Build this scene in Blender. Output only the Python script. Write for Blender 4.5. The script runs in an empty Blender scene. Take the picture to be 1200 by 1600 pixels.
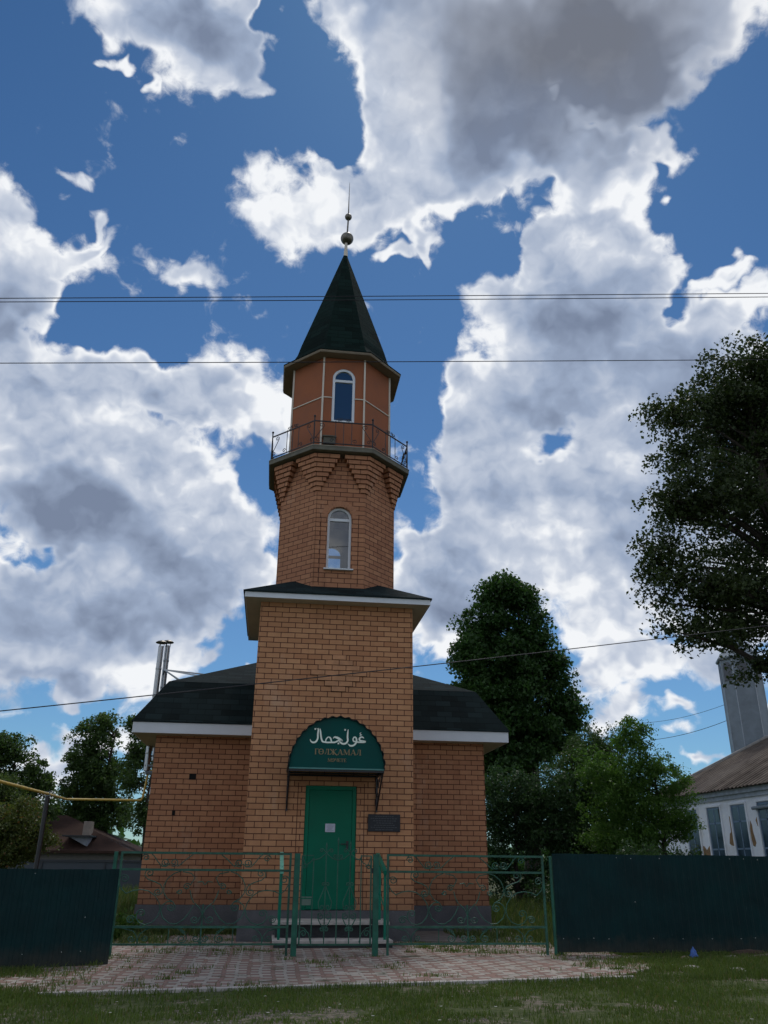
import bpy, bmesh, math, random
import numpy as np
from mathutils import Vector, Matrix
R = math.radians
random.seed(7)
S = bpy.context.scene
COL = S.collection

# ------------------------------------------------------------------ camera
CAM_LOC = Vector((-1.0491, -15.0789, 1.2312))
PITCH, ROLL, YAW, FPX = 0.40634, 0.009878, 0.127435, 1271.09      # focal length for a 1200x1600 frame
cF = Vector((math.sin(YAW)*math.cos(PITCH), math.cos(YAW)*math.cos(PITCH), math.sin(PITCH)))
cX = Vector((math.cos(YAW), -math.sin(YAW), 0)); cU = cX.cross(cF)
cX2 = math.cos(ROLL)*cX + math.sin(ROLL)*cU
cU2 = -math.sin(ROLL)*cX + math.cos(ROLL)*cU
cd = bpy.data.cameras.new('camera'); cam = bpy.data.objects.new('camera', cd); COL.objects.link(cam)
cam.matrix_world = Matrix(((cX2.x, cU2.x, -cF.x, CAM_LOC.x), (cX2.y, cU2.y, -cF.y, CAM_LOC.y), (cX2.z, cU2.z, -cF.z, CAM_LOC.z), (0, 0, 0, 1)))
cd.sensor_fit = 'VERTICAL'; cd.sensor_height = 24; cd.lens = 24*FPX/1600; cd.clip_end = 5000; cd.clip_start = .05
S.camera = cam
S.render.resolution_x, S.render.resolution_y = 768, 1024

def dirpx(px, py):
    return ((px-600)/FPX*cX2 - (py-800)/FPX*cU2 + cF)
def at(px, py, y):                      # point of the photograph on the plane Y = y
    d = dirpx(px, py); return CAM_LOC + d*((y-CAM_LOC.y)/d.y)
def atx(px, py, x):
    d = dirpx(px, py); return CAM_LOC + d*((x-CAM_LOC.x)/d.x)

# ------------------------------------------------------------------ sky, sun, exposure
SUN_EL, SUN_AZ = R(60), R(14)           # azimuth measured from +Y towards +X
S.view_settings.view_transform = 'Standard'; S.view_settings.look = 'None'
S.view_settings.exposure = 0.0; S.view_settings.gamma = 1.0
W = bpy.data.worlds.new("World"); S.world = W; W.use_nodes = True
nt = W.node_tree; nt.nodes.clear(); N = nt.nodes; L = nt.links
def nd(t, **k):
    n = N.new(t)
    for a, b in k.items(): setattr(n, a, b)
    return n
def sock(x, to):
    if isinstance(x, (int, float)): to.default_value = x
    else: L.new(x, to)
def mth(op, a, b=0.0, c=None, clamp=False):
    n = nd('ShaderNodeMath', operation=op, use_clamp=clamp); sock(a, n.inputs[0]); sock(b, n.inputs[1])
    if c is not None: sock(c, n.inputs[2])
    return n.outputs[0]
def mrange(v, a, b, c=0, d=1, smooth=False):
    n = nd('ShaderNodeMapRange', interpolation_type='SMOOTHSTEP' if smooth else 'LINEAR')
    sock(v, n.inputs[0]); n.inputs[1].default_value = a; n.inputs[2].default_value = b; n.inputs[3].default_value = c; n.inputs[4].default_value = d
    return n.outputs[0]
def mixc(f, a, b):
    n = nd('ShaderNodeMix', data_type='RGBA'); sock(f, n.inputs[0])
    for i, x in ((6, a), (7, b)):
        if isinstance(x, tuple): n.inputs[i].default_value = (*x, 1)
        else: L.new(x, n.inputs[i])
    return n.outputs[2]
sky = nd('ShaderNodeTexSky', sky_type='NISHITA'); sky.sun_disc = False
sky.sun_elevation = SUN_EL; sky.sun_rotation = SUN_AZ; sky.air_density = 1.0; sky.dust_density = .2; sky.ozone_density = 2.2
tc = nd('ShaderNodeTexCoord').outputs['Generated']
def blobs(lst, out=None):
    for b in lst:
        px, py, rx, ry = b[:4]; rot = R(b[4]) if len(b) > 4 else 0; w = b[5] if len(b) > 5 else 1.0
        rx /= .62; ry /= .62
        c = dirpx(px, py).normalized()
        ux, uy = math.cos(rot), math.sin(rot)
        a = dirpx(px+ux*rx, py+uy*rx).normalized()-c; e = dirpx(px-uy*ry, py+ux*ry).normalized()-c
        la, le = a.length, e.length; a.normalize(); k = a.cross(e).normalized(); e = k.cross(a)
        m = nd('ShaderNodeMapping', vector_type='TEXTURE'); L.new(tc, m.inputs[0])
        m.inputs['Location'].default_value = c
        m.inputs['Rotation'].default_value = Matrix((a, e, k)).transposed().to_euler()
        m.inputs['Scale'].default_value = (la, le, max(la, le)*1.5)
        g = nd('ShaderNodeTexGradient', gradient_type='SPHERICAL'); L.new(m.outputs[0], g.inputs[0])
        if out is None: out = mth('MULTIPLY', g.outputs[1], w)
        else: out = mth('MULTIPLY_ADD', g.outputs[1], w, out)
    return out
CLOUD = [  # x, y, radii (in photo pixels), tilt, weight
 (210,5,75,45),(290,35,100,75),(350,75,60,55,30),(385,135,20,30),(160,82,16,9),(228,128,10,12),(105,35,20,7),(385,10,22,30),
 (840,40,330,120,0,1.5),(690,140,110,100),(990,60,140,80),(980,170,80,50),(620,20,90,40),(650,240,75,80),(790,210,150,80),(625,320,62,48,-20),(600,110,30,50),(1090,20,70,40),
 (450,325,72,46,20),(508,258,42,20,30),(555,325,50,48),(672,385,9,38,-12),(635,402,30,9,-20),(700,290,60,34),
 (915,300,45,55,20),(870,250,80,50),(1035,315,12,14),(1000,240,60,14),
 (825,425,70,70),(900,385,70,45),(960,345,50,50),(1010,420,50,60),(880,520,130,100),(980,560,120,110),(770,620,70,75),(715,600,28,36),
 (1150,470,60,34,-25),(1140,410,40,12,-20),(1175,560,60,90),(1090,600,60,70),(860,740,170,100),(1010,760,150,120),(720,700,42,60),(760,790,60,50),(900,900,150,60),(1090,880,120,100),(1160,760,60,80),(1150,960,60,50),(760,870,100,50),(690,890,70,70),(650,845,55,36),(740,940,70,50),
 (640,940,40,80),(720,970,50,60),(950,985,70,40),(1010,1035,90,30),(1150,1010,60,30),(1055,1112,50,14),(1085,1160,40,16),(965,1100,34,22),(1175,1110,40,12),
 (10,340,50,60),(0,450,60,100),(80,415,55,40,-20),(130,280,36,14,35),(160,345,38,13,-30),(100,300,14,16),(130,390,40,12,-20),(262,412,62,27,27),(30,470,45,20),
 (30,640,110,80),(120,590,130,30),(270,600,120,40,5),(370,640,70,40),(100,710,170,80),(260,720,110,60),(425,640,34,26),(0,560,40,50),(350,800,80,46),(220,850,170,56),(180,780,130,56),(50,930,130,70),(250,930,130,56),(350,880,60,54),
 (140,1000,150,56),(40,1050,140,46),(20,1000,90,60),(125,1085,40,18),(180,1160,50,22),(60,1195,55,45),(110,1180,50,36),(415,890,22,24),(392,1022,16,9),(290,975,44,22),
]
CARVE = [(205,335,44,44,0,-.8),(110,130,80,60,0,-.5),(60,30,50,40,0,-.5),(405,745,45,42,0,-1.1),(60,862,60,13,0,-.8),(310,865,26,14,0,-.8),(865,690,42,16,0,-1.1),(330,690,34,16,0,-.7),(1080,470,20,40,0,-.9),(290,655,40,9,20,-.6),(1130,690,24,44,0,-.7),(1110,985,30,30,0,-.7),(745,385,40,44,0,-.8),(870,185,14,9,-25,-.9),(925,215,22,10,0,-.8),(705,820,44,15,20,-.8),(350,1000,34,34,0,-.8),(935,300,14,18,0,-.5),(840,290,34,18,-10,-.7),(690,510,34,60,0,-.9),(1180,190,60,120,0,-.8),(170,500,90,26,0,-.9),(740,560,22,18,0,-.5),(905,1015,34,16,0,-.7),(470,170,80,70,0,-.9),(440,40,26,60,0,-1.0),(1180,300,90,70,0,-.8),(600,430,60,20,0,-.5),(1090,330,60,40,0,-.8),(230,260,30,60,0,-.6)]
DARK = [(890,80,220,150,0,1.35),(800,190,100,80,0,.6),(1000,130,110,80,0,.7),(560,0,80,30,0,.6),(640,180,50,110,0,-.6),(310,40,75,45,0,.95),(60,770,150,60,0,1.1),(190,835,170,50,25,1.0),(180,985,180,46,0,.9),(20,900,70,50,0,.5),(900,480,90,50,0,.75),(930,560,150,60,0,.7),(860,650,60,50,0,.45),(880,760,170,40,0,.6),(860,690,70,40,0,.4),(880,835,180,34,0,.75),(0,470,50,60,0,.8),(690,965,70,50,0,.85),(60,1085,140,26,0,1.0),(1020,890,120,60,0,.6),(1020,1015,140,30,0,.6),(250,680,80,34,0,.5),(1080,650,80,80,0,.7),(800,240,120,40,0,.35)]
def noise(vec, scale, detail, rough, dist=0.0, lac=2.0):
    n = nd('ShaderNodeTexNoise'); L.new(vec, n.inputs['Vector']); n.inputs['Scale'].default_value = scale
    n.inputs['Detail'].default_value = detail; n.inputs['Roughness'].default_value = rough; n.inputs['Distortion'].default_value = dist; n.inputs['Lacunarity'].default_value = lac
    return n.outputs[0]
def vadd(v, off, sc=(1, 1, 1)):
    m = nd('ShaderNodeMapping'); L.new(v, m.inputs[0]); m.inputs['Location'].default_value = off; m.inputs['Scale'].default_value = sc; return m.outputs[0]
def warp(v, scale, amp, detail=3):
    n = nd('ShaderNodeTexNoise'); L.new(v, n.inputs['Vector']); n.inputs['Scale'].default_value = scale; n.inputs['Detail'].default_value = detail; n.inputs['Roughness'].default_value = .6
    m = nd('ShaderNodeVectorMath', operation='MULTIPLY_ADD'); L.new(n.outputs['Color'], m.inputs[0]); m.inputs[1].default_value = (amp,)*3; L.new(v, m.inputs[2])
    o = nd('ShaderNodeVectorMath', operation='ADD'); L.new(m.outputs[0], o.inputs[0]); o.inputs[1].default_value = (-amp/2,)*3
    return o.outputs[0]
def puff(v, scale, detail, rough):
    n = nd('ShaderNodeTexVoronoi', feature='F1', normalize=True); L.new(v, n.inputs['Vector']); n.inputs['Scale'].default_value = scale
    n.inputs['Detail'].default_value = detail; n.inputs['Roughness'].default_value = rough
    return n.outputs['Distance']
tc0 = tc
tcw = warp(tc0, 11.0, .13, 3)
tc = tcw
D = blobs(CARVE, blobs(CLOUD))
# behind the camera: scattered fair-weather clouds
dotn = nd('ShaderNodeVectorMath', operation='DOT_PRODUCT'); L.new(tc0, dotn.inputs[0]); dotn.inputs[1].default_value = cF
back = mrange(dotn.outputs['Value'], .74, .55, 0, 1)
nlow = noise(tc0, 2.6, 3, .5)
dr = nd('ShaderNodeVectorMath', operation='DOT_PRODUCT'); L.new(tc0, dr.inputs[0]); dr.inputs[1].default_value = Vector((.06, -.78, .62)).normalized()
D = mth('ADD', D, mrange(dr.outputs['Value'], .93, .985, 0, -1.1))
D = mth('MULTIPLY_ADD', back, mrange(nlow, .36, .62, 0, 1.1), D)
tcs = vadd(warp(tc0, 26, .035, 2), (3.1, .7, 2.2), (1, 1, 1.2))
su = (cU2*.017+cX2*.005)
v1 = puff(tcs, 9.5, 3, .45)
v2 = puff(vadd(tcs, (su.x, su.y, su.z*1.2)), 9.5, 3, .45)
n1 = noise(tcs, 10.0, 9, .60)
s1 = noise(tcs, 8.0, 5, .52)
s2 = noise(vadd(tcs, (su.x, su.y, su.z*1.2)), 8.0, 5, .52)
deep = blobs([(900,60,280,170,0,1.3)])
calm = mrange(deep, 0, .8, 1, .3)
Dn = mth('ADD', mth('MULTIPLY_ADD', mth('SUBTRACT', n1, .5), 1.75, D), mth('MULTIPLY', mth('SUBTRACT', .3, v1), .9))
n3 = noise(tcs, 34.0, 5, .62)
Dn = mth('MULTIPLY_ADD', mth('SUBTRACT', n3, .5), .85, Dn)
cov = mrange(Dn, .13, .62, 0, 1, True)
thick = mrange(mth('MULTIPLY_ADD', mth('SUBTRACT', s1, .5), 1.6, D), .55, 1.25, 0, 1, True)
SH = mth('MULTIPLY_ADD', mth('MULTIPLY', mth('SUBTRACT', s1, .5), calm), 1.5, blobs(DARK))
shade = mth('ADD', mth('MULTIPLY', mrange(SH, -.1, 1.3, 0, 1, True), .70), mth('MULTIPLY', thick, .33), clamp=True)
relief = mth('ADD', mth('MULTIPLY', mth('SUBTRACT', s1, s2), 2.6), mth('MULTIPLY', mth('SUBTRACT', v2, v1), 1.9))
shade2 = mth('SUBTRACT', shade, mth('MULTIPLY', relief, mth('MULTIPLY', calm, mrange(shade, .2, 1.0, 1.0, .6))), clamp=True)
ramp = nd('ShaderNodeValToRGB'); L.new(shade2, ramp.inputs[0]); cr = ramp.color_ramp
cr.elements[0].position = 0; cr.elements[0].color = (.90, .92, .95, 1)
cr.elements[1].position = 1; cr.elements[1].color = (.19, .238, .345, 1)
e = cr.elements.new(.25); e.color = (.57, .625, .73, 1)
e = cr.elements.new(.62); e.color = (.33, .405, .55, 1)
# the thick cloud over the sun is a neutral, browner grey
ccol = mixc(mrange(deep, .25, 1.1, 0, .7), ramp.outputs[0], mixc(shade2, (.66,.65,.66), (.155,.160,.178)))
tm = nd('ShaderNodeMix', data_type='RGBA', blend_type='MULTIPLY'); tm.inputs[0].default_value = 1; L.new(sky.outputs[0], tm.inputs[6]); zz_ = nd('ShaderNodeSeparateXYZ'); L.new(tc0, zz_.inputs[0]); L.new(mixc(mrange(zz_.outputs[2], .30, .86), (.55, .82, 1.02), (.33, .61, .84)), tm.inputs[7]); skc = tm.outputs[2]
bg1 = nd('ShaderNodeBackground'); L.new(skc, bg1.inputs[0]); bg1.inputs[1].default_value = .080
bg2 = nd('ShaderNodeBackground'); L.new(ccol, bg2.inputs[0]); bg2.inputs[1].default_value = 1.0
mx = nd('ShaderNodeMixShader'); L.new(cov, mx.inputs[0]); L.new(bg1.outputs[0], mx.inputs[1]); L.new(bg2.outputs[0], mx.inputs[2])
wo = nd('ShaderNodeOutputWorld'); L.new(mx.outputs[0], wo.inputs[0])
W.cycles.sampling_method = 'MANUAL'; W.cycles.sample_map_resolution = 512
sd = bpy.data.lights.new('sun', 'SUN'); sun = bpy.data.objects.new('sun', sd); COL.objects.link(sun)
sd.energy = 1.5; sd.angle = R(10); sd.color = (1, .95, .88)            # behind the thick cloud
sv = Vector((math.sin(SUN_AZ)*math.cos(SUN_EL), math.cos(SUN_AZ)*math.cos(SUN_EL), math.sin(SUN_EL)))
sun.rotation_euler = sv.to_track_quat('Z', 'Y').to_euler(); sun.location = sv*60
C = S.cycles
C.use_adaptive_sampling = True; C.adaptive_threshold = .02; C.use_denoising = True
C.max_bounces = 6; C.diffuse_bounces = 3; C.glossy_bounces = 3; C.transmission_bounces = 6; C.transparent_max_bounces = 12
C.sample_clamp_indirect = 4

# ------------------------------------------------------------------ helpers
def tag(o, label=None, cat=None, group=None, kind=None):
    if label: o['label'] = label
    if cat: o['category'] = cat
    if group: o['group'] = group
    if kind: o['kind'] = kind
    return o
def thing(name, loc, label, cat, group=None):
    o = bpy.data.objects.new(name, None); COL.objects.link(o); o.location = loc; o.empty_display_size = .2
    return tag(o, label, cat, group)
def worldloc(o):
    v = Vector((0, 0, 0))
    while o is not None: v += o.location; o = o.parent
    return v
class MB:
    """collects faces in world coordinates; build() links them as one mesh object"""
    def __init__(s, M=None): s.v = []; s.f = []; s.M = M
    def add(s, pts, faces):
        b = len(s.v)
        for p in pts:
            p = Vector(p); s.v.append(s.M @ p if s.M else p)
        s.f += [tuple(b+i for i in f) for f in faces]
    def poly(s, pts): s.add(pts, [tuple(range(len(pts)))])
    def box(s, x0, x1, y0, y1, z0, z1):
        s.add([(x0,y0,z0),(x1,y0,z0),(x1,y1,z0),(x0,y1,z0),(x0,y0,z1),(x1,y0,z1),(x1,y1,z1),(x0,y1,z1)],
              [(0,3,2,1),(4,5,6,7),(0,1,5,4),(1,2,6,5),(2,3,7,6),(3,0,4,7)])
    def prism(s, base, top):               # two rings of equal length
        n = len(base); s.add(list(base)+list(top), [tuple(range(n))[::-1], tuple(range(n, 2*n))]+[(i, (i+1) % n, n+(i+1) % n, n+i) for i in range(n)])
    def rings(s, rs, cap=True):
        n = len(rs[0]); pts = [p for r in rs for p in r]; F = []
        for k in range(len(rs)-1):
            F += [(k*n+i, k*n+(i+1) % n, (k+1)*n+(i+1) % n, (k+1)*n+i) for i in range(n)]
        if cap: F += [tuple(range(n))[::-1], tuple(range((len(rs)-1)*n, len(rs)*n))]
        s.add(pts, F)
    def tube(s, path, r, n=6, flat=1.0):
        path = [Vector(p) for p in path]; rs = []; up = None
        rr = r if isinstance(r, (list, tuple)) else [r]*len(path)
        for i, p in enumerate(path):
            t = (path[min(i+1, len(path)-1)]-path[max(i-1, 0)]).normalized()
            if up is None: up = (Vector((0,0,1)) if abs(t.z) < .9 else Vector((1,0,0)))
            a = t.cross(up); a = a.normalized() if a.length > 1e-6 else Vector((1,0,0)); b = a.cross(t).normalized(); up = b
            rs.append([p+(a*math.cos(2*math.pi*(k+.5)/n)+b*math.sin(2*math.pi*(k+.5)/n)*flat)*rr[i] for k in range(n)])
        s.rings(rs)
    def bar(s, p, q, w, h=None):           # square bar
        s.tube([p, q], (w if h is None else w)*.7071, 4)
    def ball(s, c, r, n=10):
        c = Vector(c); rs = []
        for k in range(1, n):
            a = math.pi*k/n; rs.append([c+Vector((r*math.sin(a)*math.cos(2*math.pi*j/n/1.0), r*math.sin(a)*math.sin(2*math.pi*j/n), -r*math.cos(a))) for j in range(n)])
        s.rings(rs)
    def build(s, name, mat, parent=None, smooth=False, bevel=0, label=None):
        off = worldloc(parent) if parent else Vector((0, 0, 0))
        me = bpy.data.meshes.new(name); me.from_pydata([tuple(p-off) for p in s.v], [], s.f); me.validate()
        bm = bmesh.new(); bm.from_mesh(me); bmesh.ops.recalc_face_normals(bm, faces=bm.faces)
        uvl = bm.loops.layers.uv.new('UVMap'); Z = Vector((0, 0, 1))
        for f in bm.faces:
            n = f.normal
            if abs(n.z) > .97: t, b = Vector((1,0,0)), Vector((0,1,0))
            else: t = Z.cross(n).normalized(); b = n.cross(t)
            for l in f.loops:
                p = l.vert.co+off; l[uvl].uv = (p.dot(t), p.dot(b))
            f.smooth = smooth
        bm.to_mesh(me); bm.free()
        o = bpy.data.objects.new(name, me); COL.objects.link(o); me.materials.append(mat)
        if parent: o.parent = parent
        if smooth: me.set_sharp_from_angle(angle=R(40))
        if bevel:
            m = o.modifiers.new('bevel', 'BEVEL'); m.width = bevel; m.segments = 2; m.limit_method = 'ANGLE'
        if label: o['label'] = label
        return o
def rect(x0, x1, y0, y1, z): return [(x0,y0,z),(x1,y0,z),(x1,y1,z),(x0,y1,z)]
def octo(w, z, cx=0.0, cy=1.365, rot=0):
    r = w/2/math.cos(math.pi/8)
    return [(cx+r*math.cos(math.pi/8+rot+k*math.pi/4), cy+r*math.sin(math.pi/8+rot+k*math.pi/4), z) for k in range(8)]

# ------------------------------------------------------------------ materials
class MT:
    def __init__(s, name):
        s.m = bpy.data.materials.new(name); s.m.use_nodes = True; s.t = s.m.node_tree; s.p = s.t.nodes['Principled BSDF']
        s.out = s.t.nodes['Material Output']
    def n(s, t, ins=None, **k):
        x = s.t.nodes.new(t)
        for a, b in k.items(): setattr(x, a, b)
        for a, b in (ins or {}).items(): s.set(x.inputs[a], b)
        return x
    def set(s, i, b):
        if hasattr(b, 'is_output') or isinstance(b, bpy.types.NodeSocket): s.t.links.new(b, i)
        elif isinstance(b, tuple) and len(b) == 3 and i.type == 'RGBA': i.default_value = (*b, 1)
        else: i.default_value = b
    def uv(s): return s.n('ShaderNodeTexCoord').outputs['UV']
    def obj(s): return s.n('ShaderNodeNewGeometry').outputs['Position']
    def map(s, v, loc=(0,0,0), sc=(1,1,1), rot=(0,0,0)): return s.n('ShaderNodeMapping', {0: v, 'Location': loc, 'Scale': sc, 'Rotation': rot}).outputs[0]
    def noise(s, v, sc, det=4, ro=.55): return s.n('ShaderNodeTexNoise', {'Vector': v, 'Scale': sc, 'Detail': det, 'Roughness': ro}).outputs[0]
    def mr(s, v, a, b, c=0.0, d=1.0): return s.n('ShaderNodeMapRange', {0: v, 1: a, 2: b, 3: c, 4: d}).outputs[0]
    def mix(s, f, a, b, bt='MIX'): return s.n('ShaderNodeMix', {0: f, 6: a, 7: b}, data_type='RGBA', blend_type=bt).outputs[2]
    def math(s, op, a, b=0.0): return s.n('ShaderNodeMath', {0: a, 1: b}, operation=op).outputs[0]
    def bump(s, h, dist, st=1.0, prev=None):
        x = s.n('ShaderNodeBump', {'Height': h, 'Distance': dist, 'Strength': st})
        if prev is not None: s.set(x.inputs['Normal'], prev)
        return x.outputs[0]
    def fin(s, col, rough=.7, bump=None, metal=0.0, spec=.5):
        s.set(s.p.inputs['Base Color'], col); s.set(s.p.inputs['Roughness'], rough); s.p.inputs['Metallic'].default_value = metal
        s.p.inputs['Specular IOR Level'].default_value = spec
        if bump is not None: s.set(s.p.inputs['Normal'], bump)
        return s.m
def plain(name, c, rough=.6, metal=0.0, var=.25, scale=6, bump=.0, spec=.5, bscale=40):
    m = MT(name); v = m.obj(); n = m.noise(v, scale, 5, .6)
    dk = tuple(x*(1-var) for x in c); lt = tuple(min(1, x*(1+var*.6)) for x in c)
    col = m.mix(m.mr(n, .3, .7), dk, lt)
    b = m.bump(m.noise(v, bscale, 4), bump) if bump else None
    return m.fin(col, m.mr(n, .3, .7, rough-.08, rough+.08), b, metal, spec)
def brick_mat(name, c1, c2, mortar, voff, uoff=0.0, bw=.26, rh=.098, ms=.0068):
    m = MT(name); uv = m.map(m.uv(), (uoff, voff, 0))
    w = m.n('ShaderNodeTexNoise', {'Vector': uv, 'Scale': 9.0, 'Detail': 2.0}).outputs['Color']
    uvw = m.n('ShaderNodeVectorMath', {0: w, 1: (.006, .004, 0), 2: uv}, operation='MULTIPLY_ADD').outputs[0]
    def br(a, b, mo, smooth=.1):
        return m.n('ShaderNodeTexBrick', {'Vector': uvw, 'Color1': a, 'Color2': b, 'Mortar': mo, 'Scale': 1.0, 'Mortar Size': ms, 'Mortar Smooth': smooth, 'Bias': 0.0, 'Brick Width': bw, 'Row Height': rh}, offset=.5, offset_frequency=2, squash=1.0, squash_frequency=2)
    a = br(c1, c2, mortar)
    pos = m.obj(); big = m.noise(pos, .9, 4); fine = m.noise(pos, 60, 4); mid = m.noise(pos, 7, 5, .65)
    col = m.mix(m.mr(big, .35, .7, 0, .45), a.outputs['Color'], tuple(x*.78 for x in c1))
    col = m.mix(m.mr(mid, .35, .75, 0, .35), col, tuple(x*.72 for x in c2))
    col = m.mix(m.mr(fine, .3, .75, 0, .3), col, tuple(min(1, x*1.25) for x in c2))
    zz = m.n('ShaderNodeSeparateXYZ', {0: pos}).outputs[2]; dmp = m.math('ADD', zz, m.math('MULTIPLY', m.noise(pos, 2.3, 5, .7), -1.1)); col = m.mix(m.mr(dmp, .0, .5, .45, 0), col, (.13,.07,.045))
    eff = m.noise(m.map(pos, (9,4,2), (1,1,.45)), 1.7, 6, .7); col = m.mix(m.mr(eff, .60, .80, 0, .35), col, (.55,.45,.36)); st_ = m.noise(m.map(pos, (2,8,1), (2.2,2.2,.35)), 1.5, 5, .65); col = m.mix(m.mr(st_, .55, .75, 0, .4), col, tuple(x*.5 for x in c2))
    col = m.mix(m.mr(a.outputs['Fac'], .45, .9), col, m.mix(m.mr(fine, .3, .7), mortar, tuple(x*1.9 for x in mortar)))
    h = m.math('ADD', m.math('MULTIPLY', a.outputs['Fac'], -1.0), m.math('MULTIPLY', fine, .12))
    return m.fin(col, .82, m.bump(h, .008, .9), spec=.3)
def shingle_mat(name, c):
    m = MT(name); uv = m.uv()
    a = m.n('ShaderNodeTexBrick', {'Vector': uv, 'Color1': (.0,.0,.0), 'Color2': (1.,1.,1.), 'Mortar': (.5,.5,.5), 'Scale': 1.0, 'Mortar Size': .006, 'Mortar Smooth': .3, 'Brick Width': .33, 'Row Height': .145}, offset=.5, offset_frequency=2)
    pos = m.obj(); g = m.noise(pos, 160, 3, .7); big = m.noise(pos, 1.2, 4)
    f = m.math('ADD', m.math('MULTIPLY', m.n('ShaderNodeSeparateColor', {0: a.outputs['Color']}).outputs[0], .5), m.math('MULTIPLY', g, .7))
    col = m.mix(m.mr(f, .3, 1.0), tuple(x*.5 for x in c), tuple(x*1.8 for x in c))
    col = m.mix(m.mr(a.outputs['Fac'], .1, .9, 0, .85), col, tuple(x*.25 for x in c))
    col = m.mix(m.mr(big, .35, .7, 0, .4), col, tuple(x*1.5 for x in c))
    v = m.n('ShaderNodeSeparateXYZ', {0: uv}).outputs[1]
    saw = m.math('FRACT', m.math('DIVIDE', v, .145))
    h = m.math('ADD', m.math('MULTIPLY', saw, -1.0), m.math('MULTIPLY', g, .15))
    return m.fin(col, .9, m.bump(h, .010, 1.0), spec=.06)
BR_TOWER = brick_mat('brick_tower', (.55,.29,.150), (.40,.185,.092), (.060,.022,.015), -.482)
BR_HALL = brick_mat('brick_hall', (.49,.245,.130), (.345,.152,.080), (.055,.020,.014), -.46, .06)
BR_OCT = brick_mat('brick_minaret', (.46,.225,.122), (.325,.142,.078), (.055,.020,.014), -.482, .13)
ROOF = shingle_mat('dark_shingles', (.0105,.018,.0195))
SPIRE = shingle_mat('green_shingles', (.0048,.0135,.012))
PLASTER = plain('terracotta_plaster', (.285,.095,.042), .85, var=.16, scale=2.0, bump=.003)
PLINTH = plain('grey_plinth', (.105,.105,.115), .9, var=.3, scale=3, bump=.006)
CONC = plain('concrete', (.42,.39,.37), .9, var=.3, scale=5, bump=.006)
WHITE = plain('white_trim', (.62,.66,.72), .5, var=.06, scale=3)
PVC = plain('white_pvc', (.66,.70,.76), .35, var=.04, scale=3)
SOFFIT = plain('beige_soffit', (.52,.49,.41), .7, var=.12, scale=4)
EDGE = plain('slab_edge', (.13,.125,.10), .8, var=.3, scale=6)
TRIM = plain('pale_trim', (.60,.55,.48), .7, var=.1)
DOORG = plain('door_green', (.0,.128,.074), .5, var=.15, scale=1.5, spec=.18)
DOORF = plain('door_frame_green', (.0,.148,.082), .5, var=.1, scale=2, spec=.18)
BLACKM = plain('black_iron', (.012,.012,.016), .45, var=.3)
FENG = plain('green_iron', (.028,.105,.075), .5, var=.45, scale=9, spec=.3)
POSTG = plain('green_post_paint', (.016,.105,.072), .5, var=.4, scale=7, spec=.3)
RAILG = plain('green_rail', (.0,.155,.10), .4, var=.2, scale=6, spec=.3)
RAILL = plain('pale_green_rail', (.18,.55,.42), .3, var=.15, scale=6)
STEEL = plain('stainless_steel', (.36,.37,.38), .34, 1.0, var=.12, scale=2)
BALLM = plain('tarnished_metal', (.16,.15,.13), .42, .8, var=.45, scale=9)
GALV = plain('galvanised', (.21,.255,.30), .6, .2, var=.25, scale=2)
CANG = plain('canopy_green', (.0,.062,.056), .5, var=.15, scale=2, spec=.15)
CAND = plain('canopy_dark', (.003,.014,.016), .5, var=.3, spec=.2)
CREAM = plain('cream_paint', (.78,.86,.78), .5, var=.04)
GOLD = plain('gold_paint', (.27,.20,.10), .5, var=.15)
PLAQ = plain('dark_granite', (.016,.018,.025), .4, var=.4, scale=30, spec=.3)
PLAQT = plain('engraved_grey', (.05,.054,.064), .6, var=.3)
PAPER = plain('paper', (.50,.52,.62), .8, var=.08, scale=20)
INK = plain('ink', (.20,.21,.30), .8, var=.1)
YEL = plain('yellow_gas_pipe', (.52,.36,.06), .45, var=.25, scale=5)
DARKV = plain('dark_void', (.006,.006,.006), 1.0, var=.1)
WIRE = plain('black_cable', (.015,.015,.02), .6, var=.1)
INTER = plain('interior_plaster', (.35,.33,.30), .9, var=.1)
def glass_mat(name, tint, refl=1.0, base=.06):
    m = MT(name); tr = m.n('ShaderNodeBsdfTransparent', {0: (*tint, 1)}); gl = m.n('ShaderNodeBsdfGlossy', {'Color': (.95,.97,1,1), 'Roughness': .015})
    fr = m.n('ShaderNodeFresnel', {'IOR': 1.52}).outputs[0]
    f = m.math('ADD', m.math('MULTIPLY', fr, refl), base)
    mx = m.n('ShaderNodeMixShader', {0: f, 1: tr.outputs[0], 2: gl.outputs[0]}); m.t.links.new(mx.outputs[0], m.out.inputs[0])
    return m.m
GLASS = glass_mat('window_glass', (.62,.70,.74), 1.6, .05)
GLASSD = glass_mat('dark_window_glass', (.30,.36,.42), 2.0, .16)

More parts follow.
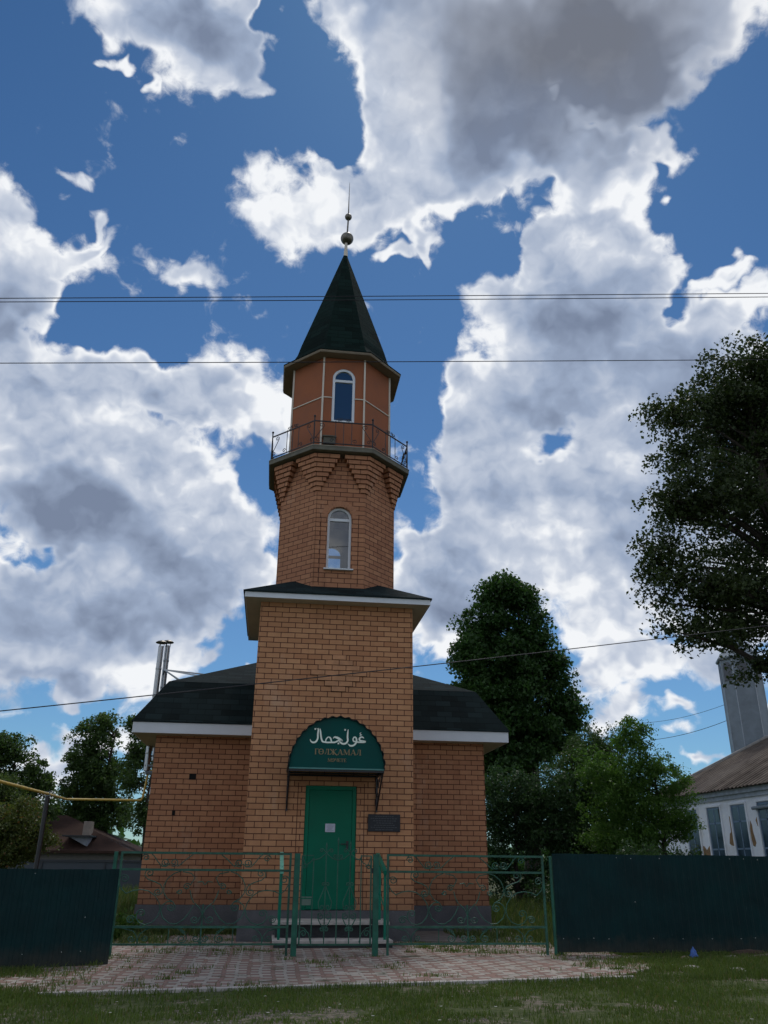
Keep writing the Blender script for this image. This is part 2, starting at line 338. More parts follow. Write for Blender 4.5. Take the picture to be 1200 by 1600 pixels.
# ------------------------------------------------------------------ the mosque
mosque = thing('mosque', (0, 2.2, 0), 'orange brick village mosque with square entrance tower, octagonal minaret and dark green spire', 'mosque')
HW = 1.46
def wall_hole(mb, P, t, u0, u1, z0, z1, hole, depth=.12, arch=False, seg=14):
    """wall rectangle from u0..u1 along t starting at P, with one hole (a,b,zb,zt); the reveal goes inward"""
    P = Vector(P); t = Vector(t).normalized(); nrm = Vector((t.y, -t.x, 0))   # outward normal
    w = lambda u, z, d=0: P+t*u+Vector((0, 0, z))-nrm*d
    a, b, zb, zt = hole
    mb.poly([w(u0,z0), w(a,z0), w(a,z1), w(u0,z1)]); mb.poly([w(b,z0), w(u1,z0), w(u1,z1), w(b,z1)])
    mb.poly([w(a,z0), w(b,z0), w(b,zb), w(a,zb)])
    if arch:
        r = (b-a)/2; c = (a+b)/2; zc = zt-r
        top = [(c-r*math.cos(math.pi*k/seg), zc+r*math.sin(math.pi*k/seg)) for k in range(seg+1)]
    else: top = [(a, zt), (b, zt)]
    for (ua, za), (ub, zb2) in zip(top, top[1:]): mb.poly([w(ua,za), w(ub,zb2), w(ub,z1), w(ua,z1)])
    ring = [(a, zb)]+top+[(b, zb)]
    for i in range(len(ring)):
        (ua, za), (ub, zb2) = ring[i], ring[(i+1) % len(ring)]
        mb.poly([w(ua,za), w(ub,zb2), w(ub,zb2,depth), w(ua,za,depth)])

# --- plinths
mb = MB(); mb.box(-HW-.015, HW+.015, -.015, 2.75, -.3, .482); mb.build('plinth', PLINTH, mosque)
m_ = MB(); m_.box(-3.44, 3.36, 2.205, 10.93, -.3, .46); m_.build('plinth', PLINTH, mosque)
# --- hall walls
mb = MB(); mb.box(-3.41, 3.33, 2.22, 10.9, .46, 3.54); mb.build('wall', BR_HALL, mosque)
for q_ in ((-2.685, -2.55, 2.211, 2.3, 2.70, 2.81), (-2.945, -2.885, 2.211, 2.3, 2.03, 2.12)): mb = MB(); mb.box(*q_); mb.build('vent_hole', DARKV, mosque)
# --- tower walls with the door opening
mb = MB(); wall_hole(mb, (0, 0, 0), (1, 0, 0), -HW, HW, .482, 5.776, (-.452, .452, .482, 2.46), .09)
mb.poly([(-HW,0,.482),(-HW,2.73,.482),(-HW,2.73,5.776),(-HW,0,5.776)]); mb.poly([(HW,0,.482),(HW,2.73,.482),(HW,2.73,5.776),(HW,0,5.776)])
mb.poly([(-HW,2.73,3.5),(HW,2.73,3.5),(HW,2.73,5.776),(-HW,2.73,5.776)])
tw = mb.build('wall', BR_TOWER, mosque)
# portal joints and the lozenge of proud bricks
DMO = plain('dark_mortar', (.07,.022,.014), .9)
for x in (-.583, .583): mb = MB(); mb.box(x-.006, x+.006, -.0025, .01, .482, 2.50); mb.build('mortar_joint', DMO, tw)
LZB = MB(); mb = MB()
for r, n in zip(range(7), (1, 2, 3, 4, 3, 2, 1)):
    z = .482+.098*(37+r); x0 = .065-n*.13
    for k in range(n): mb.box(x0+k*.26+.006, x0+(k+1)*.26-.006, -.026, .01, z+.007, z+.091)
    LZB.box(x0-.006, x0+n*.26+.006, -.006, .01, z-.001, z+.099) if r % 2 else LZB.box(x0-.006, x0+n*.26+.006, -.007, .01, z+.0, z+.098)
mb.build('brick_lozenge', plain('lozenge_brick', (.47,.235,.122), .82, var=.26, scale=5, bump=.002), tw)
LZB.build('mortar_bed', plain('mortar_bed', (.06,.022,.015), .9), tw)
# --- door
mb = MB(); fr = .07
mb.box(-.45, -.45+fr, .03, .085, .484, 2.458); mb.box(.45-fr, .45, .03, .085, .484, 2.458); mb.box(-.45+fr, .45-fr, .03, .085, 2.458-fr, 2.458)
door = mb.build('door', DOORF, mosque, bevel=.006)
mb = MB(); mb.box(-.45+fr+.003, .45-fr-.003, .042, .082, .49, 2.458-fr-.003); leaf = mb.build('door_leaf', DOORG, door, bevel=.004)
mb = MB(); mb.box(.285, .325, .03, .043, 1.42, 1.56); mb.bar((.305,.012,1.51), (.19,.012,1.51), .016); mb.bar((.305,.042,1.51),(.305,.012,1.51), .016); mb.build('handle', BLACKM, door, bevel=.002)
mb = MB(); mb.box(-.085, .085, .034, .041, 1.70, 1.835); nt_ = mb.build('notice', PAPER, door, label='small pale paper notice stuck on the green door')
mb = MB()
for k in range(6): mb.box(-.062+.01*(k % 3), .062-.012*(k*7 % 4), .0325, .0345, 1.722+k*.018, 1.7275+k*.018)
mb.build('text_lines', INK, door)
# --- dark granite plaque
mb = MB(); mb.box(.653, 1.22, -.03, -.003, 1.715, 2.0); mb.build('plaque', PLAQ, mosque, bevel=.006, label='dark granite plaque right of the door')
mb = MB(); random.seed(3)
for k, (a, b) in enumerate(((.78,1.10),(.70,1.16),(.74,1.15),(.80,1.09),(.76,1.12),(.70,1.17),(.78,1.10))):
    x = a
    while x < b:
        w = random.uniform(.018, .05); mb.box(x, min(x+w, b), -.0325, -.0295, 1.965-k*.036-.009, 1.965-k*.036+.006); x += w+.012
mb.build('engraving', PLAQT, mosque)
# --- tower skirt roof
mb = MB()
E0 = dict(x0=-1.76, x1=1.76, y0=-.30, y1=3.03)
mb.rings([rect(-1.79,1.79,-.33,3.06,5.862), rect(-1.79,1.79,-.33,3.06,5.885), rect(-.87,.87,.49,2.24,6.36)], cap=True)
rf = mb.build('roof', ROOF, mosque)
def fascia(x0, x1, y0, y1, z0, z1, th=.025, gaps=None):
    b = MB()
    b.box(x0, x1, y0, y0+th, z0, z1) if gaps is None else [b.box(a, c, y0, y0+th, z0, z1) for a, c in gaps]
    b.box(x0, x0+th, y0+th, y1-th, z0, z1); b.box(x1-th, x1, y0+th, y1-th, z0, z1); b.box(x0, x1, y1-th, y1, z0, z1)
    return b
b = fascia(-1.76, 1.76, -.30, 3.03, 5.76, 5.86); b.build('fascia', WHITE, rf)
b = MB()
for (x0, x1, y0, y1) in ((-1.733,1.733,-.273,-.003),(-1.733,1.733,2.733,3.003),(-1.733,-1.463,-.003,2.733),(1.463,1.733,-.003,2.733)): b.box(x0, x1, y0, y1, 5.762, 5.774)
b.build('soffit', SOFFIT, rf)
# --- hall roof (broken hip)
mb = MB(); zE = 3.762; zB = 4.66; a = .56
xl, xr, y0, y1 = -3.87, 3.81, 1.83, 11.2
mb.rings([rect(xl,xr,y0,y1,3.742), rect(xl,xr,y0,y1,zE), rect(xl+a,xr-a,y0+a,y1-a,zB)], cap=True)
hr = mb.build('roof', ROOF, mosque)
mb = MB(); w2 = (xr-xl)/2-a; xm = (xl+xr)/2; zR = zB+w2*.49; A = rect(xl+a,xr-a,y0+a,y1-a,zB+.002); r1 = (xm, y0+a+w2, zR); r2 = (xm, y1-a-w2, zR)
mb.add(A+[r1, r2], [(0,1,4),(1,2,5,4),(2,3,5),(3,0,4,5),(0,3,2,1)]); mb.build('upper_roof', ROOF, mosque)
b = fascia(-3.84, 3.78, 1.855, 11.17, 3.535, 3.74, gaps=((-3.84, -1.463), (1.463, 3.78))); b.build('fascia', WHITE, hr)
b = MB()
for (x0, x1, y0_, y1_) in ((-3.813,-1.463,1.883,2.217),(1.463,3.753,1.883,2.217),(-3.813,-3.413,2.217,11.14),(3.333,3.753,2.217,11.14),(-3.41,3.33,10.903,11.14)): b.box(x0, x1, y0_, y1_, 3.537, 3.549)
b.build('soffit', SOFFIT, hr)
# --- octagonal brick minaret shaft with arched openings front and back
WO, CY = 2.42, 1.365
zO0, zO1 = 6.02, 9.02
def oct_walls(mb, W, z0, z1, holes, hole, depth):
    O = octo(W, 0)
    for k in range(8):
        p, q = Vector(O[k]), Vector(O[(k+1) % 8]); t = q-p; u = t.length; mid = (p+q)/2
        if k in holes: wall_hole(mb, mid, t, -u/2, u/2, z0, z1, hole, depth, True)
        else: mb.poly([p+Vector((0,0,z0)), q+Vector((0,0,z0)), q+Vector((0,0,z1)), p+Vector((0,0,z1))])
mb = MB(); oct_walls(mb, WO, zO0, zO1, (1, 5), (-.245, .245, 6.55, 7.90), .14)
# orientation: faces 1 and 5 are the +Y and -Y faces of the octagon
shaft = mb.build('minaret_shaft', BR_OCT, mosque)
mb = MB(); mb.prism(octo(WO-.3, 6.05), octo(WO-.3, 6.20)); mb.build('inner_floor', INTER, mosque)
mb = MB(); oct_walls(mb, WO-.28, 6.2, 9.0, (1, 5), (-.245, .245, 6.55, 7.90), .01); mb.build('inner_wall', INTER, mosque)
# arch of headers and joints around the front opening
yF = CY-WO/2
ARCHB = plain('arch_brick', (.40,.185,.10), .82, var=.25, scale=5, bump=.002)
mb = MB(); n = 15; zc = 7.90-.245
for k in range(n):
    a0, a1 = math.pi*(k+.07)/n, math.pi*(k+.93)/n
    ri, ro = .262, .375
    base = [(-ri*math.cos(a0), zc+ri*math.sin(a0)), (-ro*math.cos(a0), zc+ro*math.sin(a0)), (-ro*math.cos(a1), zc+ro*math.sin(a1)), (-ri*math.cos(a1), zc+ri*math.sin(a1))]
    mb.prism([(x, yF-.004, z) for x, z in base], [(x, yF+.02, z) for x, z in base])
mb.build('window_arch', ARCHB, shaft)
mb = MB()
for x in (-.381, .381): mb = MB(); mb.box(x-.005, x+.005, yF-.0025, yF+.01, 6.2, zc); mb.build('mortar_joint', DMO, shaft)
mb = MB()
mb.box(-.486, -.479, yF-.001, yF+.01, 6.2, 8.2); mb.build('mortar_joint', plain('dark_mortar_joint', (.06,.02,.013), .9), shaft)
# --- arched windows
def arched_window(name, xc, y, dirn, zb, zt, hw, glass, parent, fw=.045, transom=None, sill=True):
    """plane at y, facing -dirn; frame, transom, pane(s), sill"""
    M = Matrix.Translation((xc, y, 0)) @ (Matrix.Identity(4) if dirn > 0 else Matrix.Rotation(math.pi, 4, 'Z'))
    seg = 20; zc = zt-hw; tz = transom or zc-.02
    def outline(r): return [(-r, zb+(hw-r))]+[(-r*math.cos(math.pi*k/seg), zc+r*math.sin(math.pi*k/seg)) for k in range(seg+1)]+[(r, zb+(hw-r))]
    o, i = outline(hw), outline(hw-fw); mb = MB(M); n = len(o)
    for k in range(n):
        k2 = (k+1) % n
        mb.prism([(o[k][0],-.02,o[k][1]), (o[k2][0],-.02,o[k2][1]), (i[k2][0],-.02,i[k2][1]), (i[k][0],-.02,i[k][1])],
                 [(o[k][0],.04,o[k][1]), (o[k2][0],.04,o[k2][1]), (i[k2][0],.04,i[k2][1]), (i[k][0],.04,i[k][1])])
    f = mb.build('window', PVC, parent)
    mb = MB(M); mb.box(-hw+fw+.001, hw-fw-.001, -.016, .036, tz-.028, tz+.028); mb.build('transom', PVC, f)
    g = outline(hw-fw-.002); mb = MB(M); mb.poly([(x, .012, z) for x, z in g]); mb.build('pane', glass, f)
    if sill: mb = MB(M); mb.box(-hw-.05, hw+.05, -.17, .0, zb-.03, zb-.003); mb.build('sill', WHITE, f)
    return f
arched_window('window', 0, yF+.10, 1, 6.55, 7.90, .243, GLASS, mosque)
arched_window('window', 0, CY+WO/2-.10, -1, 6.55, 7.90, .243, GLASS, mosque, sill=False)
# --- corbels at the eight corners, one prow of brick per course
mb = MB(); O = [Vector(p) for p in octo(WO, 0)]
side = (O[1]-O[0]).length
CORB = 8
for k in range(CORB):
    z = .482+.098*(79+k); d = .0235*(k+1); Lk = min(.085+.052*k, side/2-.035 if k < CORB-1 else side/2-.002)
    Oo = [Vector(p) for p in octo(WO+2*d, 0)]
    for c in range(8):
        pv, nx = O[(c-1) % 8], O[(c+1) % 8]; P = O[c]
        ta, tb = (pv-P).normalized(), (nx-P).normalized(); na = Vector((ta.y, -ta.x, 0)); 
        if na.dot(P-Vector((0, CY, 0))) < 0: na = -na
        nb = Vector((tb.y, -tb.x, 0))
        if nb.dot(P-Vector((0, CY, 0))) < 0: nb = -nb
        ia, ib = P+ta*Lk, P+tb*Lk; inn = P+(Vector((0, CY, 0))-P).normalized()*.05
        ring = [ia-na*.02, ia+na*d, Oo[c], ib+nb*d, ib-nb*.02, inn]
        mb.prism([p+Vector((0,0,z+.005)) for p in ring], [p+Vector((0,0,z+.093)) for p in ring])
corb = mb.build('corbel', BR_OCT, mosque)
mb = MB()
for k in range(CORB-1):
    z = .482+.098*(79+k)+.09
    mb.prism(octo(WO+2*.028*k-.006 if False else WO+.004, z), octo(WO+.004, z+.012))
mb.build('corbel_joint', plain('corbel_mortar', (.05,.018,.012), .9), corb)  # dark mortar rings in the joints between the corbel courses
# --- balcony slab and railing
mb = MB(); mb.rings([octo(2.98, 9.022), octo(3.03, 9.03), octo(3.03, 9.115), octo(3.0, 9.135)]); mb.build('balcony_slab', EDGE, mosque)
mb = MB(); mb.rings([octo(3.05, 9.118), octo(3.05, 9.132)]); mb.build('drip_edge', plain('drip_metal', (.30,.28,.23), .6), mosque)
def spiral(cx, cy, r, a0, turns, cw=1, n=None, rin=.22):
    n = n or max(10, int(turns*14)); out = []
    for k in range(n+1):
        t = k/n; a = R(a0)+cw*2*math.pi*turns*t; q = r*(1-(1-rin)*t); out.append((cx+q*math.cos(a), cy+q*math.sin(a)))
    return out
OR = [Vector(p) for p in octo(2.96, 0)]
rail_root = None
mb = MB(); zb_, zt_ = 9.20, 9.71
for c in range(8):
    p, q = OR[c], OR[(c+1) % 8]; u = (q-p).normalized(); ln = (q-p).length
    mb.bar(p+Vector((0,0,zt_)), q+Vector((0,0,zt_)), .022); mb.bar(p+Vector((0,0,zb_)), q+Vector((0,0,zb_)), .018)
railing = mb.build('railing', BLACKM, mosque)
for c in range(8):
    b = MB(); p = OR[c]; b.bar(p+Vector((0,0,9.125)), p+Vector((0,0,9.80)), .026); b.ball(p+Vector((0,0,9.825)), .026, 8); b.build('post', BLACKM, railing)
for c in range(8):
    p, q = OR[c], OR[(c+1) % 8]; u = (q-p).normalized(); ln = (q-p).length; b = MB()
    W3 = lambda s, z: p+u*s+Vector((0, 0, z))
    def tb(pts, r=.0075): b.tube([W3(s, z) for s, z in pts], r, 5)
    for sgn in (0, 1):
        F = (lambda s: s) if sgn == 0 else (lambda s: ln-s)
        tb([(F(.02), zb_+.10), (F(.20), zt_-.12)]+[(F(x), y) for x, y in spiral(.155, zt_-.09, .055, 0, 1.1, 1)])
        tb([(F(x), y) for x, y in spiral(.07, zb_+.075, .05, 160, 1.2, -1)])
        tb([(F(ln/2-.17), zb_), (F(ln/2-.17), zt_+.03)])
        tb([(F(x), y) for x, y in spiral(ln/2-.11, zt_+.05, .045, 190, 1.1, -1)])
        tb([(F(x), y) for x, y in spiral(ln/2-.04, zt_+.07, .04, 250, 1.1, -1)])
        tb([(F(x), y) for x, y in spiral(ln/2-.24, zb_+.07, .05, 0, 1.1, 1)])
    tb([(ln/2, zb_-.07), (ln/2, zt_)])
    b.build('scrollwork', BLACKM, railing)
# --- plastered lantern
mb = MB(); mb.prism(octo(2.2, 9.13), octo(2.2, 9.36)); mb.build('brick_base', BR_OCT, mosque)
WU = 2.187
mb = MB(); oct_walls(mb, WU, 9.36, 11.60, (5,), (-.25, .25, 9.93, 11.285), .10); lan = mb.build('minaret_lantern', PLASTER, mosque)
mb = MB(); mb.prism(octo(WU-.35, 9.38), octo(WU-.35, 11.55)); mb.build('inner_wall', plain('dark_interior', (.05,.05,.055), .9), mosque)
yU = CY-WU/2
arched_window('window', 0, yU+.03, 1, 9.93, 11.285, .248, GLASSD, mosque, fw=.055, transom=10.98, sill=False)
mb = MB(); OL = [Vector(p) for p in octo(WU+.012, 0)]
for p in OL: mb.bar(p+Vector((0,0,9.34)), p+Vector((0,0,11.58)), .038)
mb.build('corner_trim', TRIM, lan)
mb = MB()
for c in range(8):
    p, q = OL[c], OL[(c+1) % 8]; z = Vector((0, 0, 10.53)); u = (q-p).normalized()
    if c == 5:
        m0 = (p+q)/2; mb.bar(p+z, m0-u*.25+z, .022); mb.bar(m0+u*.25+z, q+z, .022)
    else: mb.bar(p+z, q+z, .022)
mb.build('band_trim', TRIM, lan)
mb = MB(); mb.box(-.40, -.16, yU-.10, yU-.005, 9.36, 9.50); mb.box(-.43, -.13, yU-.13, yU-.005, 9.505, 9.53); mb.build('loudspeaker_box', EDGE, mosque)
# --- spire
mb = MB(); mb.rings([octo(2.70, 11.60), octo(2.70, 11.622), octo(2.32, 11.74), octo(2.10, 11.98), octo(1.95, 12.27), octo(.07, 15.41)]); sp = mb.build('spire', SPIRE, mosque)
mb = MB(); mb.rings([octo(2.66, 11.545), octo(2.685, 11.575), octo(2.685, 11.598)], cap=False)
mb.rings([octo(2.66, 11.547), octo(WU+.02, 11.547)], cap=False); mb.build('eave_soffit', plain('brown_soffit', (.20,.165,.12), .75, var=.2), sp)
# finial
def lathe(mb, prof, cx, cy, n=20):
    mb.rings([[(cx+r*math.cos(2*math.pi*k/n), cy+r*math.sin(2*math.pi*k/n), z) for k in range(n)] for r, z in prof])
mb = MB(); lathe(mb, [(.055,15.36),(.05,15.5),(.038,15.66),(.036,15.80)], .01, CY, 12); fin = mb.build('finial', TRIM, mosque, smooth=True)
mb = MB(); mb.ball((.03, CY, 15.95), .165, 20); mb.build('finial_ball', BALLM, fin, smooth=True)
mb = MB(); mb.ball((.045, CY, 16.67), .092, 16); mb.build('finial_ball', BALLM, fin, smooth=True)
mb = MB(); mb.tube([(.03,CY,16.1),(.045,CY,16.6)], .022, 8); mb.tube([(.045,CY,16.75),(.045,CY,17.2),(.05,CY,17.86)], [.018,.012,.004], 8); mb.build('finial_rod', BALLM, fin)

# --- entrance canopy
def arc(n, rx, rz, xc=.015, z0=2.67): return [(xc-rx*math.cos(math.pi*k/n), z0+rz*math.sin(math.pi*k/n)) for k in range(n+1)]
can_x, YC = .015, -.90
mb = MB(); A = arc(36, .795, .835)
mb.prism([(x, YC, z) for x, z in A], [(x, YC+.03, z) for x, z in A]); canopy = mb.build('canopy', CANG, mosque)
mb = MB(); n = 144; rr = []
for k in range(n+1):
    a_ = math.pi*k/n; bump_ = .012*math.sin(a_*36); rr.append((can_x-(.812+bump_)*math.cos(a_), 2.66+(.852+bump_)*math.sin(a_)))
for i in range(n):
    (xa, za), (xb, zb2) = rr[i], rr[i+1]; k_ = .985
    ia = (can_x+(xa-can_x)*k_, 2.66+(za-2.66)*k_); ib = (can_x+(xb-can_x)*k_, 2.66+(zb2-2.66)*k_)
    mb.prism([(xa,YC-.05,za),(xb,YC-.05,zb2),(ib[0],YC-.05,ib[1]),(ia[0],YC-.05,ia[1])], [(xa,-.002,za),(xb,-.002,zb2),(ib[0],-.002,ib[1]),(ia[0],-.002,ia[1])])
mb.build('canopy_roof', CAND, canopy)
mb = MB(); mb.box(can_x-.797, can_x+.797, YC-.012, YC+.035, 2.645, 2.668); mb.build('sill_strip', plain('canopy_lip', (.05,.20,.19), .35), canopy)
mb = MB()
for x in (-.785, .785):
    x += can_x; mb.bar((x, YC+.02, 2.625), (x, -.005, 2.625), .035); mb.bar((x, -.02, 2.03), (x, -.02, 2.64), .032)
    mb.bar((x, YC+.06, 2.61), (x, -.02, 2.07), .024)
    for (cy_, cz_, r_, a_, w_) in ((-.20, 2.48, .095, 0, 1), (-.11, 2.30, .055, 180, -1), (-.42, 2.54, .05, 90, 1), (-.62, 2.575, .028, 0, 1)):
        mb.tube([(x, cy_+dx, cz_+dz) for dx, dz in spiral(0, 0, r_, a_, 1.5, w_)], .009, 5)
mb.bar((can_x-.785, YC+.02, 2.625), (can_x+.785, YC+.02, 2.625), .03); mb.bar((can_x-.785, -.02, 2.625), (can_x+.785, -.02, 2.625), .03)
mb.bar((can_x-.785, YC/2, 2.625), (can_x+.785, YC/2, 2.625), .022)
mb.build('canopy_bracket', BLACKM, canopy)
# lettering
def catmull(pts, n=7):
    P = [Vector(p) for p in pts]; P = [P[0]*2-P[1]]+P+[P[-1]*2-P[-2]]; out = []
    for i in range(1, len(P)-2):
        for k in range(n):
            t = k/n; a, b, c, d = P[i-1:i+3]
            out.append(.5*((2*b)+(c-a)*t+(2*a-5*b+4*c-d)*t*t+(3*b-a-3*c+d)*t**3))
    out.append(P[-2]); return out
LY = YC-.006; sx = .01073/10.909; lay = [0]
def LX(X): return -.787+(19+X/10.909)*.01073
def LZ(Y): return 2.67+(75-Y/10.909)*.01049
def ribbon(mb, pts, smooth=True):
    q = catmull(pts) if smooth else [Vector(p) for p in pts]; lay[0] += 1; y = LY-.0004*(lay[0] % 9); n = len(q); ring = []
    Lft, Rgt = [], []
    for i, p in enumerate(q):
        d = q[min(i+1, n-1)].xy-q[max(i-1, 0)].xy; d = d.normalized() if d.length else Vector((1, 0)); nn = Vector((-d.y, d.x))*max(p.z, 2)/2
        Lft.append(p.xy+nn); Rgt.append(p.xy-nn)
    for i in range(n-1):
        a, b, c, d = Lft[i], Lft[i+1], Rgt[i+1], Rgt[i]
        f = [(LX(v.x), y, LZ(v.y)) for v in (a, b, c, d)]; mb.prism(f, [(x, LY+.0055, z) for x, _, z in f])
mb = MB()
for st in ([(272,148,8),(268,190,24),(262,260,27),(262,330,29),(232,385,30),(185,398,28),(148,378,20),(132,342,5)],
           [(296,160,14),(306,210,26),(316,280,27),(328,335,28),(350,378,28),(395,388,26),(440,392,26),(500,388,27),(560,386,27),(600,366,27),(632,352,24)],
           [(402,380,16),(408,340,20),(440,302,20),(472,308,24),(492,340,26),(500,380,22)],
           [(528,322,8),(552,298,24),(600,308,38),(648,334,38),(690,360,22),(660,352,18)],
           [(636,356,16),(655,385,26),(700,408,30),(750,398,30),(780,355,29),(776,290,27),(778,220,24),(784,158,8)],
           [(925,362,16),(888,362,24),(872,328,22),(890,292,22),(920,296,24),(934,335,28),(925,385,30),(885,430,30),(830,438,28),(795,415,12),(782,400,4)],
           [(1062,302,14),(1030,284,24),(996,294,28),(982,322,28),(1000,346,26),(1045,350,20),(1085,362,26),(1060,374,22),(990,374,26),(930,372,20)],
           [(1012,208,8),(992,222,12),(1000,240,14),(1022,246,10)],[(986,262,8),(1004,254,12),(1026,246,8)],
           [(238,150,4),(252,165,10),(266,170,6)]): ribbon(mb, st)
for X, Y, r in ((215,167,13),(732,168,13),(622,404,14)):
    ribbon(mb, [(X-r, Y, 2*r), (X+r, Y, 2*r)], False)
mb.build('arabic_lettering', CREAM, canopy)
T, t_ = .17, .06
GL = {'Г': (.62, [(.16,0,.16,1,T),(.05,.97,.60,.97,t_),(.57,1,.60,.74,t_),(.04,.03,.30,.03,t_)]),
 'Ө': (.86, 'O'), 'Л': (.80, [(.62,0,.62,1,T),(.28,.97,.74,.97,t_),(.33,1,.28,.35,t_),(.28,.35,.10,.04,t_*1.6),(.48,.03,.78,.03,t_)]),
 'Җ': (1.18, [(.56,0,.56,1,T),(.12,1,.52,.5,T*.8),(1.0,1,.60,.5,t_),(.10,0,.50,.5,t_*1.4),(.62,.5,1.02,0,T),(.04,.97,.24,.97,t_),(.92,.97,1.08,.97,t_),(.96,.03,1.16,.03,t_*1.3),(1.12,.03,1.12,-.18,t_*1.3),(0,.03,.2,.03,t_),(.44,.03,.68,.03,t_),(.44,.97,.68,.97,t_)]),
 'А': (.90, [(.12,0,.45,1,t_),(.45,1,.76,0,T),(.24,.33,.64,.33,t_),(0,.03,.24,.03,t_),(.60,.03,.92,.03,t_)]),
 'М': (1.10, [(.14,0,.16,1,t_),(.20,1,.54,.08,T),(.54,.05,.90,1,t_),(.92,0,.90,1,T),(0,.03,.28,.03,t_),(.78,.03,1.06,.03,t_),(.04,.97,.22,.97,t_),(.88,.97,1.04,.97,t_)]),
 'Ә': (.80, 'E'), 'Ч': (.86, [(.66,0,.66,1,T),(.18,1,.18,.62,T),(.18,.60,.34,.46,t_*1.6),(.34,.46,.62,.52,t_),(.05,.97,.32,.97,t_),(.54,.97,.80,.97,t_),(.54,.03,.80,.03,t_)]),
 'Е': (.74, [(.18,0,.18,1,T),(.05,.97,.62,.97,t_),(.05,.03,.66,.03,t_),(.2,.5,.48,.5,t_),(.48,.6,.48,.4,t_),(.62,1,.62,.78,t_),(.66,0,.66,.24,t_)]),
 'Т': (.80, [(.38,0,.38,1,T),(.05,.97,.72,.97,t_),(.07,1,.05,.74,t_),(.70,1,.72,.74,t_),(.24,.03,.54,.03,t_)])}
def word(mb, txt, X0, X1, Y0, Y1):
    tot = sum(GL[c][0] for c in txt); k = (X1-X0)/tot; h = Y0-Y1; x = X0
    for c in txt:
        w, g = GL[c]
        P_ = lambda a, b, wd: (x+a*k, Y0-b*h, wd*min(k, h))
        if g in ('O', 'E'):
            for j in range(20):
                a0, a1 = 2*math.pi*j/20, 2*math.pi*(j+1)/20
                if g == 'E' and 150 < math.degrees(a0) < 215: continue
                ww = .05+.14*abs(math.cos((a0+a1)/2)); ribbon(mb, [P_(.38+.33*math.cos(a0), .5+.48*math.sin(a0), ww), P_(.38+.33*math.cos(a1), .5+.48*math.sin(a1), ww)], False)
            ribbon(mb, [P_(.10, .5, t_), P_(.66, .5, t_)], False)
        else:
            for a, b, a2, b2, wd in g: ribbon(mb, [P_(a, b, wd), P_(a2, b2, wd)], False)
        x += w*k
mb = MB(); word(mb, 'ГӨЛҖАМАЛ', 218, 1022, 597, 503); word(mb, 'МӘЧЕТЕ', 447, 768, 716, 660); mb.build('gold_lettering', GOLD, canopy)

# --- stainless flues on the left wall
for (x, y, z0, z1) in ((-3.78, 4.0, 3.02, 5.78), (-3.66, 4.18, 3.25, 5.84)):
    mb = MB(); lathe(mb, [(.063,z0),(.063,z1)], x, y, 18); fl = mb.build('flue', STEEL, mosque, smooth=True)
    for z in np.arange(z0+.35, z1, .62): mb = MB(); lathe(mb, [(.065,z),(.069,z+.012),(.069,z+.04),(.065,z+.052)], x, y, 18); mb.build('flue_band', STEEL, fl, smooth=True)
    mb = MB(); lathe(mb, [(.13,z1+.075),(.135,z1+.085),(.10,z1+.11),(.02,z1+.14)], x, y, 18)
    for k in range(3): mb.bar((x+.06*math.cos(k*2.1), y+.06*math.sin(k*2.1), z1-.02), (x+.06*math.cos(k*2.1), y+.06*math.sin(k*2.1), z1+.08), .012)
    mb.build('flue_cap', BALLM, fl)
mb = MB(); hub = Vector((-3.66, 4.05, 5.25))
for q in ((-2.95, 4.0, 4.82), (-2.9, 4.7, 4.84), (-2.4, 4.1, 5.08), (-2.2, 4.4, 5.2)): mb.bar(hub, q, .026)
mb.bar((-3.66,4.05,5.25), (-3.70,4.2,5.05), .03); mb.build('flue_brace', STEEL, mosque)
mb = MB(); mb.bar((-3.80,4.0,3.33), (-3.42,4.0,3.33), .03); mb.box(-3.82, -3.42, 3.94, 4.2, 3.10, 3.14); mb.box(-3.62, -3.42, 3.95, 4.12, 2.92, 3.08); mb.tube([(-3.78,4.0,3.05),(-3.78,4.0,2.98),(-3.45,4.02,2.98)], .05, 10); mb.build('flue_bracket', GALV, mosque)

# --- entrance steps with two handrails
steps = thing('entrance_steps', (0, -.6, 0), 'two grey concrete steps with green handrails below the mosque door', 'steps')
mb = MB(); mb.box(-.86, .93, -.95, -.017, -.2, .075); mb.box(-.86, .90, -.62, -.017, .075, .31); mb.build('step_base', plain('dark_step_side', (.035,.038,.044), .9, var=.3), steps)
mb = MB(); mb.box(-.90, .95, -1.12, -.016, .078, .125); mb.build('step', CONC, steps, bevel=.008)
mb = MB(); mb.box(-.91, .94, -.76, -.016, .313, .362); mb.build('step', CONC, steps, bevel=.008)
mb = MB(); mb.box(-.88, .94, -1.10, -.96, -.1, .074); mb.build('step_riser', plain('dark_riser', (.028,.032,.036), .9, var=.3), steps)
for s in (-1, 1):
    x = .80*s+(.03 if s > 0 else -.01); mb = MB()
    h = thing('handrail', (x, -1.0, .12), None, None); h.parent = steps; h.location = Vector((x, -1.0, .12))-steps.location
    mb.bar((x, -1.0, .12), (x, -1.0, 1.06), .04); mb.build('post', RAILG, h); mb = MB(); mb.bar((x, -.35, .365), (x, -.35, 1.22), .04); mb.build('post', RAILG, h)
    mb = MB(); P0, P1 = Vector((x, -1.06, 1.075)), Vector((x, -.02, 1.345)); mb.tube([P0, P1], .042, 4); mb.build('rail', RAILL if s < 0 else RAILG, h)
    mb = MB(); mb.bar((x, -.99, .55), (x, -.35, .75), .018); mb.build('lower_rail', RAILG, h)

